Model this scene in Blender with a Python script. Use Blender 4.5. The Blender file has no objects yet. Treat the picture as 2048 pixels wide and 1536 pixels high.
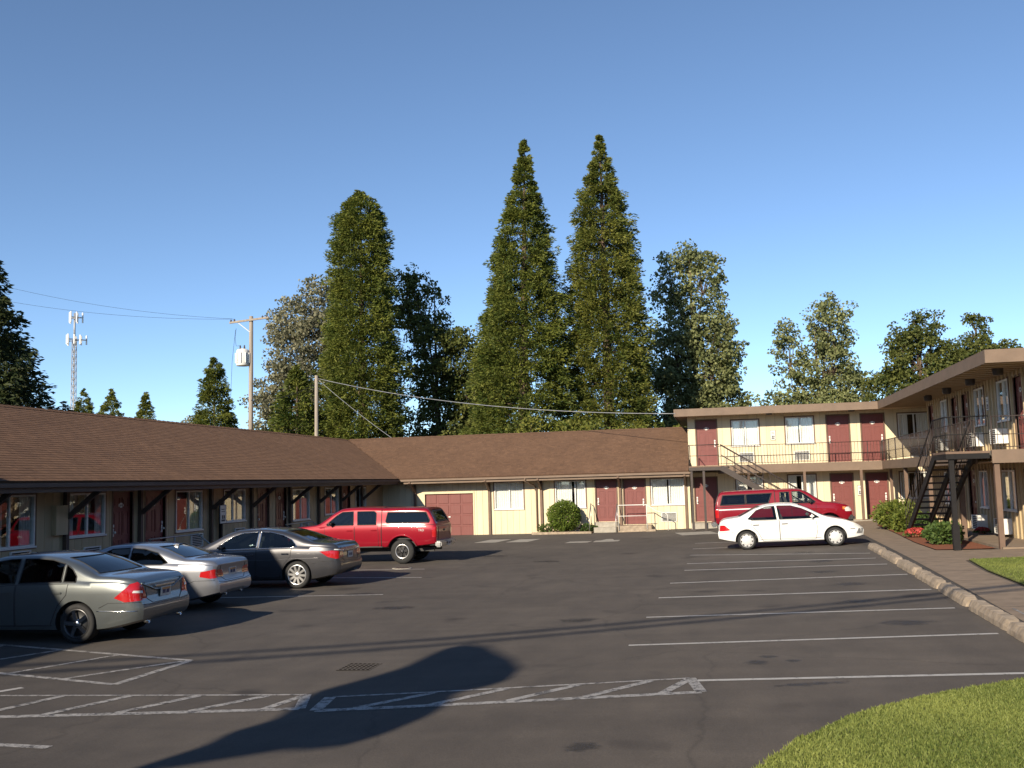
import bpy, bmesh, math, random
import numpy as np
from mathutils import Vector, Matrix
from mathutils.bvhtree import BVHTree
from math import sin, cos, pi, radians, sqrt, atan2

# ------------------------------------------------------------------ camera, sky, sun, exposure
SC = bpy.context.scene
COL = SC.collection
CAM_H, FPX, ROLL, HOR, VPU = 2.43, 2000.0, 0.027, 197.0, 412.0
pitch = math.atan(HOR / FPX)
yaw = math.atan(VPU * cos(pitch) / FPX)
fw = Vector((-sin(yaw) * cos(pitch), cos(yaw) * cos(pitch), sin(pitch)))
rt0 = Vector((cos(yaw), sin(yaw), 0))
up0 = rt0.cross(fw)
rt = rt0 * cos(ROLL) - up0 * sin(ROLL)
up = up0 * cos(ROLL) + rt0 * sin(ROLL)
cam_d = bpy.data.cameras.new('camera')
cam = bpy.data.objects.new('camera', cam_d)
COL.objects.link(cam)
cam.matrix_world = Matrix(((rt.x, up.x, -fw.x, 0), (rt.y, up.y, -fw.y, 0), (rt.z, up.z, -fw.z, CAM_H), (0, 0, 0, 1)))
cam_d.sensor_width = 36
cam_d.lens = 36 * FPX / 2048
cam_d.clip_start = 0.1
cam_d.clip_end = 6000
SC.camera = cam

SUN = Vector((0.73, 2.25, -1.0)).normalized()          # direction the light travels
world = bpy.data.worlds.new('World')
SC.world = world
world.use_nodes = True
nt = world.node_tree
sky = nt.nodes.new('ShaderNodeTexSky')
sky.sky_type = 'NISHITA'
sky.sun_disc = False
sky.sun_elevation = math.asin(-SUN.z)
sky.sun_rotation = atan2(-SUN.x, -SUN.y)
sky.altitude = 1600
sky.air_density = 0.72
sky.dust_density = 0.1
sky.ozone_density = 2.0
bg = nt.nodes['Background']
bg.inputs[1].default_value = 0.134
hs = nt.nodes.new('ShaderNodeHueSaturation')
hs.inputs['Saturation'].default_value = 0.97
nt.links.new(sky.outputs[0], hs.inputs['Color'])
mxs = nt.nodes.new('ShaderNodeMix'); mxs.data_type = 'RGBA'; mxs.blend_type = 'MULTIPLY'; mxs.inputs[0].default_value = 1
mxs.inputs[7].default_value = (.92, .99, 1.0, 1)
nt.links.new(hs.outputs[0], mxs.inputs[6])
nt.links.new(mxs.outputs[2], bg.inputs[0])
sun_d = bpy.data.lights.new('sun', 'SUN')
sun_d.energy = 5.0
sun_d.angle = radians(0.55)
sun_d.color = (1.0, 0.865, 0.66)
sun = bpy.data.objects.new('sun', sun_d)
COL.objects.link(sun)
sun.rotation_euler = SUN.to_track_quat('-Z', 'Y').to_euler()
sun.location = (-10, -30, 20)
vs = SC.view_settings
vs.view_transform = 'Standard'
vs.look = 'None'
vs.exposure = 0.45
vs.gamma = 1.0
SC.cycles.use_denoising = True
SC.cycles.max_bounces = 8
SC.cycles.transparent_max_bounces = 12

random.seed(7)
RNG = np.random.default_rng(11)
R = random.Random(5)

# ------------------------------------------------------------------ materials
MATS = {}
def new_mat(name):
    m = bpy.data.materials.new(name)
    m.use_nodes = True
    MATS[name] = m
    n = m.node_tree.nodes
    return m, n, m.node_tree.links, n['Principled BSDF']
def N(nodes, t, **kw):
    n = nodes.new(t)
    for k, v in kw.items():
        setattr(n, k, v)
    return n
def ramp(nodes, links, src, stops):
    r = nodes.new('ShaderNodeValToRGB')
    el = r.color_ramp.elements
    while len(el) < len(stops):
        el.new(0.5)
    for e, (p, c) in zip(el, stops):
        e.position = p
        e.color = (c[0], c[1], c[2], 1) if not isinstance(c, (int, float)) else (c, c, c, 1)
    links.new(src, r.inputs[0])
    return r
def noise(nodes, links, scale, detail=3, rough=.5, coord='Object', vec_scale=None):
    tc = nodes.new('ShaderNodeTexCoord')
    n = nodes.new('ShaderNodeTexNoise')
    n.inputs['Scale'].default_value = scale
    n.inputs['Detail'].default_value = detail
    n.inputs['Roughness'].default_value = rough
    if coord == 'World':
        g = nodes.new('ShaderNodeNewGeometry'); src = g.outputs['Position']
    else:
        src = tc.outputs[coord]
    if vec_scale:
        mp = nodes.new('ShaderNodeMapping')
        mp.inputs['Scale'].default_value = vec_scale
        links.new(src, mp.inputs[0]); src = mp.outputs[0]
    links.new(src, n.inputs['Vector'])
    return n.outputs['Fac']
def mix(nodes, links, fac, a, b, blend='MIX'):
    m = nodes.new('ShaderNodeMix')
    m.data_type = 'RGBA'; m.blend_type = blend
    for s, v in ((0, fac), (6, a), (7, b)):
        if hasattr(v, 'node'):
            links.new(v, m.inputs[s])
        else:
            m.inputs[s].default_value = v if s == 0 else (v[0], v[1], v[2], 1)
    return m.outputs[2]
def bump(nodes, links, bsdf, h, strength=.3, dist=.01):
    b = nodes.new('ShaderNodeBump')
    b.inputs['Strength'].default_value = strength
    b.inputs['Distance'].default_value = dist
    links.new(h, b.inputs['Height'])
    links.new(b.outputs[0], bsdf.inputs['Normal'])
def simple(name, col, rough=.6, metal=0, var=.15, scale=6, coat=0, spec=.5, world_noise=True, bmp=0, vec_scale=None):
    m, n, l, b = new_mat(name)
    f = noise(n, l, scale, 4, .6, 'World' if world_noise else 'Object', vec_scale)
    lo = [c * (1 - var) for c in col]; hi = [min(1, c * (1 + var)) for c in col]
    r = ramp(n, l, f, [(.3, lo), (.7, hi)])
    l.new(r.outputs[0], b.inputs['Base Color'])
    b.inputs['Roughness'].default_value = rough
    b.inputs['Metallic'].default_value = metal
    b.inputs['Coat Weight'].default_value = coat
    b.inputs['Coat Roughness'].default_value = .04
    b.inputs['Specular IOR Level'].default_value = spec
    if bmp:
        bump(n, l, b, f, bmp)
    return m
def attr_tint(m, lo, hi, name='tint'):
    """multiply the base colour with a random per-piece value stored on the mesh"""
    n, l = m.node_tree.nodes, m.node_tree.links
    b = n['Principled BSDF']
    a = n.new('ShaderNodeAttribute'); a.attribute_name = name
    src = b.inputs['Base Color'].links[0].from_socket
    r = ramp(n, l, a.outputs['Fac'], [(0, lo), (1, hi)])
    o = mix(n, l, 1.0, src, r.outputs[0], 'MULTIPLY')
    l.new(o, b.inputs['Base Color'])
def obj_tint(m, lo=.9, hi=1.1):
    """small colour differences from one object to the next (weathered boards)"""
    n, l = m.node_tree.nodes, m.node_tree.links
    b = n['Principled BSDF']
    a = n.new('ShaderNodeObjectInfo')
    src = b.inputs['Base Color'].links[0].from_socket
    r = ramp(n, l, a.outputs['Random'], [(0, (lo, lo, lo)), (1, (hi, hi, hi))])
    o = mix(n, l, 1.0, src, r.outputs[0], 'MULTIPLY')
    l.new(o, b.inputs['Base Color'])

# asphalt ---------------------------------------------------------
def asphalt(name, c0, c1):
    m, n, l, b = new_mat(name)
    big = noise(n, l, .22, 5, .6, 'World')
    mid = noise(n, l, 1.7, 5, .65, 'World', (1, .45, 1))
    fine = noise(n, l, 55, 3, .7, 'World')
    c = ramp(n, l, big, [(.3, c0), (.7, c1)]).outputs[0]
    c = mix(n, l, .6, c, ramp(n, l, mid, [(.3, (.68, .68, .69)), (.72, (1.22, 1.2, 1.17))]).outputs[0], 'MULTIPLY')
    c = mix(n, l, .8, c, ramp(n, l, fine, [(.3, (.72, .72, .72)), (.7, (1.3, 1.28, 1.25))]).outputs[0], 'MULTIPLY')
    # streaks along the drive lane and drips of oil
    st = noise(n, l, .9, 4, .6, 'World', (.25, 2.2, 1))
    c = mix(n, l, .35, c, ramp(n, l, st, [(.42, (.8, .8, .8)), (.6, (1.1, 1.1, 1.09))]).outputs[0], 'MULTIPLY')
    oil = noise(n, l, .75, 2, .4, 'World')
    c = mix(n, l, 1, c, ramp(n, l, oil, [(.66, (1, 1, 1)), (.76, (.55, .54, .55))]).outputs[0], 'MULTIPLY')
    # thin cracks
    tc = n.new('ShaderNodeNewGeometry')
    v = n.new('ShaderNodeTexVoronoi'); v.feature = 'DISTANCE_TO_EDGE'; v.inputs['Scale'].default_value = .33
    wn = n.new('ShaderNodeTexNoise'); wn.inputs['Scale'].default_value = 1.4; wn.inputs['Detail'].default_value = 5
    l.new(tc.outputs['Position'], wn.inputs['Vector'])
    ad = n.new('ShaderNodeMix'); ad.data_type = 'VECTOR'; ad.inputs[0].default_value = .35
    l.new(tc.outputs['Position'], ad.inputs[4]); l.new(wn.outputs['Color'], ad.inputs[5])
    l.new(ad.outputs[1], v.inputs['Vector'])
    cr = ramp(n, l, v.outputs['Distance'], [(.0, (.62, .62, .62)), (.006, (1, 1, 1))]).outputs[0]
    c = mix(n, l, .6, c, cr, 'MULTIPLY')
    l.new(c, b.inputs['Base Color'])
    b.inputs['Roughness'].default_value = .82; b.inputs['Diffuse Roughness'].default_value = .8
    b.inputs['Specular IOR Level'].default_value = .35
    bump(n, l, b, fine, .45, .006)
    return m
asphalt('asphalt', (.047, .0415, .0385), (.064, .0565, .052))
asphalt('asphalt_path', (.036, .033, .033), (.046, .043, .042))
def worn_paint(name, col, under, thr):
    m, n, l, b = new_mat(name)
    f = noise(n, l, 9, 6, .75, 'World')
    g = noise(n, l, 60, 3, .7, 'World')
    k = n.new('ShaderNodeMath'); k.operation = 'MULTIPLY_ADD'
    l.new(g, k.inputs[0]); k.inputs[1].default_value = .5; l.new(f, k.inputs[2])
    r = ramp(n, l, k.outputs[0], [(thr, under), (thr + .16, col)])
    l.new(r.outputs[0], b.inputs['Base Color'])
    b.inputs['Roughness'].default_value = .7
    return m
worn_paint('paint_line', (.37, .35, .33), (.06, .054, .05), .635)
worn_paint('paint_fresh', (.46, .44, .41), (.06, .054, .05), .54)
worn_paint('paint_faint', (.42, .40, .38), (.06, .054, .05), .55)
simple('concrete', (.25, .188, .135), .85, var=.18, scale=3, bmp=.2)
simple('concrete_pale', (.36, .33, .28), .85, var=.2, scale=5, bmp=.2)
simple('old_concrete', (.34, .27, .20), .9, var=.32, scale=7, bmp=.6)
simple('dirt', (.17, .14, .09), .95, var=.3, scale=.6)
simple('mulch', (.23, .075, .032), .95, var=.4, scale=18, bmp=.8)
simple('lawn_soil', (.13, .145, .032), .95, var=.3, scale=2.5)
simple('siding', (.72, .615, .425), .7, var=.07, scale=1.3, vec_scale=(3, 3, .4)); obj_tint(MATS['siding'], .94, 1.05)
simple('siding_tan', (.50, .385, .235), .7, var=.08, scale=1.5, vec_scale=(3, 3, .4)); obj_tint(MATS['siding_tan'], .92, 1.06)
simple('wall_back', (.40, .34, .21), .8, var=.08, scale=1.3)
simple('door_red', (.175, .045, .04), .5, var=.08, scale=3, vec_scale=(4, 4, .5))
simple('trim_brown', (.155, .098, .068), .65, var=.15, scale=3, vec_scale=(1, 1, 1))
simple('fascia', (.182, .126, .09), .65, var=.12, scale=2.5)
simple('fascia_shaded', (.085, .058, .046), .65, var=.12, scale=2.5)  # fascia brown darkened to paint in the shade on the left wing
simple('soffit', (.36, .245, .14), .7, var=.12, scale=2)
simple('white_frame', (.72, .72, .70), .45, var=.04)
simple('white_metal', (.74, .73, .70), .5, var=.05)
simple('black_metal', (.013, .012, .013), .7, var=.2, spec=.25)
simple('brown_metal', (.045, .032, .028), .55, var=.2)
simple('steel', (.42, .42, .42), .35, metal=.8, var=.06)
simple('galvanised', (.33, .34, .36), .5, metal=.3, var=.12, scale=1)
simple('pole_wood', (.30, .255, .21), .85, var=.25, scale=2, vec_scale=(3, 3, .3))
simple('dark_room', (.03, .028, .026), .9)  # near-black room surfaces, the unlit interior put into the colour
simple('grille', (.035, .033, .03), .8)
simple('iron', (.10, .09, .08), .8, var=.2)
simple('pit_black', (.003, .003, .003), 1.0, var=.1, spec=0)
simple('rubber', (.02, .02, .021), .8, var=.2, scale=20)
simple('bark', (.12, .085, .06), .9, var=.35, scale=4, vec_scale=(3, 3, .6), bmp=.5)
simple('pale_bark', (.30, .27, .22), .9, var=.3, scale=4, vec_scale=(3, 3, .6))
simple('ceramic', (.40, .18, .12), .7)
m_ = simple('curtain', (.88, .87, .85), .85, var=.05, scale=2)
simple('curtain_shaded', (.42, .41, .39), .85, var=.1, scale=2)  # curtain cloth with the left wing's shade put into its colour

# shingles: each shingle carries its own tint
m, n, l, b = new_mat('shingle')
f = noise(n, l, 1.1, 4, .6, 'World')
c = ramp(n, l, f, [(.3, (.104, .063, .043)), (.7, (.124, .075, .051))]).outputs[0]
g = noise(n, l, 70, 3, .7, 'World')
c = mix(n, l, .8, c, ramp(n, l, g, [(.3, (.75, .75, .75)), (.7, (1.25, 1.25, 1.25))]).outputs[0], 'MULTIPLY')
l.new(c, b.inputs['Base Color']); b.inputs['Roughness'].default_value = .9
b.inputs['Specular IOR Level'].default_value = .2; b.inputs['Diffuse Roughness'].default_value = 1.0
attr_tint(m, (.86, .85, .86), (1.16, 1.13, 1.08))

def glass(name, tint, rough=.02, base=.06, k=1.4):
    m, n, l, b = new_mat(name)
    n.remove(b)
    t = n.new('ShaderNodeBsdfTransparent'); t.inputs[0].default_value = (*tint, 1)
    g = n.new('ShaderNodeBsdfGlossy'); g.inputs['Roughness'].default_value = rough
    g.inputs[0].default_value = (.95, .95, .95, 1)
    lw = n.new('ShaderNodeLayerWeight'); lw.inputs[0].default_value = .5          # Schlick: the same from either side of the pane
    pw = n.new('ShaderNodeMath'); pw.operation = 'POWER'; pw.inputs[1].default_value = 4.5
    l.new(lw.outputs['Facing'], pw.inputs[0])
    mp = n.new('ShaderNodeMath'); mp.operation = 'MULTIPLY_ADD'; mp.use_clamp = True
    mp.inputs[1].default_value = .9; mp.inputs[2].default_value = .045 + base
    l.new(pw.outputs[0], mp.inputs[0])
    mx = n.new('ShaderNodeMixShader')
    l.new(mp.outputs[0], mx.inputs[0]); l.new(t.outputs[0], mx.inputs[1]); l.new(g.outputs[0], mx.inputs[2])
    l.new(mx.outputs[0], n['Material Output'].inputs[0])
    return m
glass('window_glass', (.95, .96, .95), .01, .01, 1.1)
glass('car_glass', (.30, .36, .36), .01, 0.0, 1.0)
glass('car_glass_dark', (.07, .08, .09), .02, 0.0, 1.0)
glass('car_glass_clear', (.62, .66, .64), .01, 0.0, 1.0)

def paint(name, col, metal=.0, rough=.35, flake=0.0):
    m, n, l, b = new_mat(name)
    f = noise(n, l, 3, 3, .5, 'Object')
    c = ramp(n, l, f, [(.3, [v * .96 for v in col]), (.7, [min(1, v * 1.04) for v in col])]).outputs[0]
    l.new(c, b.inputs['Base Color'])
    b.inputs['Metallic'].default_value = metal
    b.inputs['Roughness'].default_value = rough
    b.inputs['Coat Weight'].default_value = 1 if metal > .3 else .7
    b.inputs['Coat Roughness'].default_value = .05
    b.inputs['Specular IOR Level'].default_value = .5 if metal > .3 else .12
    return m
paint('paint_silver_green', (.142, .156, .160), .6, .32)
paint('paint_silver', (.25, .26, .295), .6, .34)
paint('paint_graphite', (.06, .06, .068), .5, .34)
paint('paint_red', (.25, .006, .018), .1, .36)
paint('paint_red_old', (.21, .005, .015), .0, .42)
paint('paint_white', (.80, .80, .79), .0, .4)
simple('plastic_black', (.02, .02, .022), .55, var=.1)
simple('plastic_grey', (.16, .16, .165), .5, var=.1)
simple('chrome', (.75, .75, .76), .12, metal=1, var=.02)
simple('alloy', (.62, .62, .63), .28, metal=.85, var=.03)
simple('alloy_dark', (.06, .06, .065), .3, metal=.6, var=.03)
simple('hubcap', (.62, .62, .62), .4, metal=.1, var=.03)
simple('seat_cloth', (.10, .095, .09), .9)
simple('lamp_red', (.45, .012, .015), .15, coat=1, var=.05)
simple('lamp_clear', (.70, .70, .68), .12, coat=1, var=.03)
simple('lamp_amber', (.65, .22, .03), .2, coat=1)
simple('plate_white', (.62, .60, .56), .5)
simple('plate_orange', (.62, .30, .12), .5)
simple('plate_ink', (.04, .05, .12), .5)
simple('ink', (.05, .05, .06), .6)
simple('red_petal', (.42, .05, .045), .7, var=.3)

def leaf_mat(name, lo, hi, trans=.25, rough=.6, lum=(.55, 1.45)):
    m, n, l, b = new_mat(name)
    a = n.new('ShaderNodeAttribute'); a.attribute_name = 'tint'
    c = ramp(n, l, a.outputs['Fac'], [(0, lo), (1, hi)]).outputs[0]
    f = noise(n, l, .35, 3, .6, 'World')
    c = mix(n, l, .6, c, ramp(n, l, f, [(.32, (.72, .75, .72)), (.68, (1.25, 1.2, 1.1))]).outputs[0], 'MULTIPLY')
    l.new(c, b.inputs['Base Color'])
    b.inputs['Roughness'].default_value = rough
    b.inputs['Specular IOR Level'].default_value = .25
    t = n.new('ShaderNodeBsdfTranslucent'); l.new(c, t.inputs[0])
    mx = n.new('ShaderNodeMixShader'); mx.inputs[0].default_value = trans
    l.new(b.outputs[0], mx.inputs[1]); l.new(t.outputs[0], mx.inputs[2])
    l.new(mx.outputs[0], n['Material Output'].inputs[0])
    return m
leaf_mat('leaf_sequoia', (.052, .082, .016), (.190, .205, .040))
leaf_mat('leaf_sequoia_b', (.060, .090, .018), (.215, .215, .045))
leaf_mat('leaf_fir', (.016, .030, .012), (.058, .070, .024))
leaf_mat('leaf_cotton', (.08, .105, .036), (.32, .34, .16), .3)
leaf_mat('leaf_pale', (.09, .10, .055), (.36, .34, .23), .3)
leaf_mat('leaf_oak', (.045, .072, .02), (.165, .175, .048), .3)
leaf_mat('leaf_shrub', (.05, .085, .014), (.22, .25, .05), .25)
leaf_mat('leaf_box', (.05, .10, .015), (.20, .26, .045), .25)
leaf_mat('leaf_azalea', (.03, .07, .018), (.13, .19, .05), .25)
leaf_mat('grass', (.10, .145, .034), (.30, .335, .095), .3)

m, n, l, b = new_mat('oil')
tc = n.new('ShaderNodeTexCoord'); ln = n.new('ShaderNodeVectorMath'); ln.operation = 'LENGTH'; l.new(tc.outputs['Object'], ln.inputs[0])
f = noise(n, l, 5, 5, .65, 'World')
k = n.new('ShaderNodeMath'); k.operation = 'MULTIPLY_ADD'; l.new(f, k.inputs[0]); k.inputs[1].default_value = 1.5; k.inputs[2].default_value = -.55
k2 = n.new('ShaderNodeMath'); k2.operation = 'SUBTRACT'; l.new(k.outputs[0], k2.inputs[0]); l.new(ln.outputs['Value'], k2.inputs[1])
r_ = ramp(n, l, k2.outputs[0], [(.0, 0.0), (.0, 0.0)]); r_.color_ramp.elements[0].position = -.0; r_.color_ramp.elements[1].position = .35; r_.color_ramp.elements[1].color = (.33, .33, .33, 1)
sh = n.new('ShaderNodeMath'); sh.operation = 'ADD'; sh.inputs[1].default_value = .45; l.new(k2.outputs[0], sh.inputs[0]); l.new(sh.outputs[0], r_.inputs[0])
l.new(r_.outputs[0], b.inputs['Alpha']); b.inputs['Base Color'].default_value = (.016, .015, .015, 1); b.inputs['Roughness'].default_value = .5

# ------------------------------------------------------------------ helpers
def zg(X):
    """height of the lot: it falls to a drain line at X = -4.5 and rises to the right"""
    X = min(max(X, -18.0), 9.0)
    d = X + 4.5
    q = sqrt(d * d + 1.0)
    return .030 * .5 * (q + d) - .006 * .5 * (q - d)

class MB:
    def __init__(s):
        s.v = []; s.f = []; s.smooth = []
    def quad(s, a, b, c, d, sm=False):
        i = len(s.v); s.v += [tuple(a), tuple(b), tuple(c), tuple(d)]; s.f.append((i, i + 1, i + 2, i + 3)); s.smooth.append(sm); return s
    def poly(s, pts, sm=False):
        i = len(s.v); s.v += [tuple(p) for p in pts]; s.f.append(tuple(range(i, i + len(pts)))); s.smooth.append(sm); return s
    def box(s, x0, y0, z0, x1, y1, z1):
        i = len(s.v)
        s.v += [(x0, y0, z0), (x1, y0, z0), (x1, y1, z0), (x0, y1, z0), (x0, y0, z1), (x1, y0, z1), (x1, y1, z1), (x0, y1, z1)]
        for f in ((0, 3, 2, 1), (4, 5, 6, 7), (0, 1, 5, 4), (1, 2, 6, 5), (2, 3, 7, 6), (3, 0, 4, 7)):
            s.f.append(tuple(i + k for k in f)); s.smooth.append(False)
        return s
    def beam(s, a, b, w, h, upv=(0, 0, 1)):
        """rectangular bar from a to b, w across, h along upv"""
        a = Vector(a); b = Vector(b); d = (b - a).normalized(); u = Vector(upv)
        x = d.cross(u)
        if x.length < 1e-4: x = d.cross(Vector((0, 1, 0)))
        x.normalize(); u = x.cross(d).normalized()
        i = len(s.v)
        for p in (a, b):
            for sx, su in ((-1, -1), (1, -1), (1, 1), (-1, 1)):
                s.v.append(tuple(p + x * sx * w / 2 + u * su * h / 2))
        for f in ((0, 1, 2, 3), (7, 6, 5, 4), (0, 4, 5, 1), (1, 5, 6, 2), (2, 6, 7, 3), (3, 7, 4, 0)):
            s.f.append(tuple(i + k for k in f)); s.smooth.append(False)
        return s
    def tube(s, pts, r, n=8, caps=True):
        pts = [Vector(p) for p in pts]; m = len(pts)
        rr = r if isinstance(r, (list, tuple)) else [r] * m
        i0 = len(s.v); ref = None
        for k, p in enumerate(pts):
            d = (pts[min(k + 1, m - 1)] - pts[max(k - 1, 0)])
            if d.length < 1e-9: d = Vector((0, 0, 1))
            d.normalize()
            if ref is None:
                ref = d.cross(Vector((0, 0, 1)))
                if ref.length < 1e-3: ref = d.cross(Vector((0, 1, 0)))
            x = (ref - d * ref.dot(d)).normalized(); y = d.cross(x); ref = x
            for j in range(n):
                t = 2 * pi * j / n
                s.v.append(tuple(p + (x * cos(t) + y * sin(t)) * rr[k]))
        for k in range(m - 1):
            for j in range(n):
                a = i0 + k * n + j; b = i0 + k * n + (j + 1) % n
                s.f.append((a, b, b + n, a + n)); s.smooth.append(True)
        if caps:
            s.f.append(tuple(i0 + j for j in reversed(range(n)))); s.smooth.append(False)
            s.f.append(tuple(i0 + (m - 1) * n + j for j in range(n))); s.smooth.append(False)
        return s
    def lathe(s, prof, c=(0, 0, 0), axis='z', n=24, sm=True):
        """prof: (radius, height) pairs spun about an axis through c"""
        i0 = len(s.v); m = len(prof)
        for r, h in prof:
            for j in range(n):
                t = 2 * pi * j / n; a, b = r * cos(t), r * sin(t)
                p = {'z': (a, b, h), 'y': (a, h, b), 'x': (h, a, b)}[axis]
                s.v.append((c[0] + p[0], c[1] + p[1], c[2] + p[2]))
        for k in range(m - 1):
            for j in range(n):
                a = i0 + k * n + j; b = i0 + k * n + (j + 1) % n
                s.f.append((a, b, b + n, a + n)); s.smooth.append(sm)
        return s
    def prism(s, poly, ext, o=(0, 0, 0), ux=(1, 0, 0), uy=(0, 0, 1), un=(0, 1, 0)):
        """2-D outline pushed out along un"""
        o = Vector(o); ux = Vector(ux); uy = Vector(uy); un = Vector(un)
        a = [o + ux * p[0] + uy * p[1] for p in poly]; b = [p + un * ext for p in a]
        n = len(a); i = len(s.v); s.v += [tuple(p) for p in a + b]
        s.f.append(tuple(range(i, i + n))); s.f.append(tuple(reversed(range(i + n, i + 2 * n))))
        s.smooth += [False, False]
        for k in range(n):
            j = (k + 1) % n
            s.f.append((i + k, i + n + k, i + n + j, i + j)); s.smooth.append(False)
        return s
    def mesh(s, name):
        me = bpy.data.meshes.new(name)
        me.from_pydata(s.v, [], s.f)
        me.polygons.foreach_set('use_smooth', s.smooth)
        me.update()
        return me
    def fixed(s, name):
        me = s.mesh(name)
        bm = bmesh.new(); bm.from_mesh(me); bmesh.ops.recalc_face_normals(bm, faces=bm.faces); bm.to_mesh(me); bm.free()
        return me
    def build(s, name, mat, parent=None, fix=True):
        return link(name, s.fixed(name) if fix else s.mesh(name), mat, parent)
def link(name, me, mat=None, parent=None, loc=None, rot=None):
    o = bpy.data.objects.new(name, me)
    COL.objects.link(o)
    if mat is not None and me is not None and len(me.materials) == 0:
        for q in (mat if isinstance(mat, (list, tuple)) else [mat]):
            me.materials.append(MATS[q])
    if parent is not None: o.parent = parent
    if loc is not None: o.location = loc
    if rot is not None: o.rotation_euler = rot
    return o
def tag(o, label=None, cat=None, group=None, kind=None):
    if label: o['label'] = label
    if cat: o['category'] = cat
    if group: o['group'] = group
    if kind: o['kind'] = kind
    return o
def empty(name, loc=(0, 0, 0), rz=0):
    o = bpy.data.objects.new(name, None); COL.objects.link(o)
    o.location = loc; o.rotation_euler = (0, 0, rz); o.empty_display_size = .2
    return o
def bevel_box(sx, sy, sz, bev=.02, seg=2, name='box'):
    bm = bmesh.new(); bmesh.ops.create_cube(bm, size=1)
    bmesh.ops.scale(bm, vec=(sx, sy, sz), verts=bm.verts)
    bmesh.ops.bevel(bm, geom=bm.edges[:], offset=bev, segments=seg, affect='EDGES')
    me = bpy.data.meshes.new(name); bm.to_mesh(me); bm.free()
    return me

# ------------------------------------------------------------------ ground, lot, markings
def sheet(name, outline, off, mat, parent=None, step=.5, kind=None, label=None, cat=None, zf=None, thick=0):
    """flat outline (plan) cut along X every step and laid on the lot's surface"""
    bm = bmesh.new()
    vs_ = [bm.verts.new((x, y, 0)) for x, y in outline]
    bm.faces.new(vs_)
    xs = [p[0] for p in outline]
    x = math.floor(min(xs) / step) * step
    while x < max(xs):
        if x > -18.6 and x < 9.6:
            bmesh.ops.bisect_plane(bm, geom=bm.verts[:] + bm.edges[:] + bm.faces[:], plane_co=(x, 0, 0), plane_no=(1, 0, 0))
        x += step
    if thick:
        r = bmesh.ops.extrude_face_region(bm, geom=bm.faces[:])
        for v in [g for g in r['geom'] if isinstance(g, bmesh.types.BMVert)]: v.co.z = thick
        bmesh.ops.recalc_face_normals(bm, faces=bm.faces)
    for v in bm.verts:
        v.co.z += (zf(v.co.x) if zf else zg(v.co.x)) + off
    if not thick:
        for f in bm.faces:
            f.normal_update()
            if f.normal.z < 0: f.normal_flip()
    me = bpy.data.meshes.new(name); bm.to_mesh(me); bm.free()
    o = link(name, me, mat, parent)
    if kind: o['kind'] = kind
    tag(o, label, cat)
    return o
def band(p, q, w):
    """plan rectangle of width w between two points"""
    dx, dy = q[0] - p[0], q[1] - p[1]; L = sqrt(dx * dx + dy * dy); nx, ny = -dy / L * w / 2, dx / L * w / 2
    return [(p[0] + nx, p[1] + ny), (p[0] - nx, p[1] - ny), (q[0] - nx, q[1] - ny), (q[0] + nx, q[1] + ny)]

sheet('ground', [(-1500, -600), (1500, -600), (1500, 2500), (-1500, 2500)], -.06, 'dirt', kind='structure',
      label='bare earth ground reaching to the horizon', cat='ground')
lot = sheet('parking_lot', [(-24, -30), (12, -30), (12, 47.9), (-24, 47.9)], 0, 'asphalt', kind='structure',
            label='dark asphalt parking lot of the motel', cat='parking lot')
def mark(p, q, w=.1, mat='paint_line', name='painted_line'):
    return sheet(name, band(p, q, w), .004, mat, lot)
for y0, y1, xa, xb, mt in ((11.85, 12.1, -.36, 9.0, 'paint_fresh'), (14.44, 14.68, -1.38, 3.54, 'paint_fresh'), (17.32, 17.35, -1.34, 3.57, 'paint_fresh'),
                       (20.11, 20.02, -1.3, 3.73, 'paint_fresh'), (22.84, 22.92, -1.21, 3.81, 'paint_fresh'), (25.9, 25.5, -1.0, 3.8, 'paint_fresh'),
                       (30.9, 28.95, -1.0, 3.89, 'paint_faint'), (27.9, 27.3, -1.0, 3.8, 'paint_faint'), (33.6, 33.3, -1.0, 4.0, 'paint_faint'),
                       (36.4, 36.1, -1.0, 4.0, 'paint_faint')):
    mark((xa, y0), (xb, y1), .10 if y0 < 19 else .125, mt)
# hatched strips across the drive
def ladder(outer, n, mat='paint_line', w=.115, lean=.5):
    (a, b, c, d) = outer                     # near-left, near-right, far-right, far-left
    mark(a, b, w * 1.15, mat); mark(d, c, w * .55, mat); mark(b, c, w * 1.1, mat)
    for k in range(n):
        t = (k + .5) / n; u = min(1, t + lean / n)
        p = (a[0] + (b[0] - a[0]) * t, a[1] + (b[1] - a[1]) * t + .05)
        q = (d[0] + (c[0] - d[0]) * u, d[1] + (c[1] - d[1]) * u - .03)
        mark(p, q, w, mat)
ladder([(-9.6, 9.78), (-4.66, 10.6), (-4.9, 11.33), (-10.2, 11.05)], 6, lean=1.0)
ladder([(-4.44, 10.5), (-.31, 11.22), (-.45, 12.0), (-4.52, 11.21)], 5, lean=.95)
mark((-4.44, 10.52), (-4.54, 11.19), .14)
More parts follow.
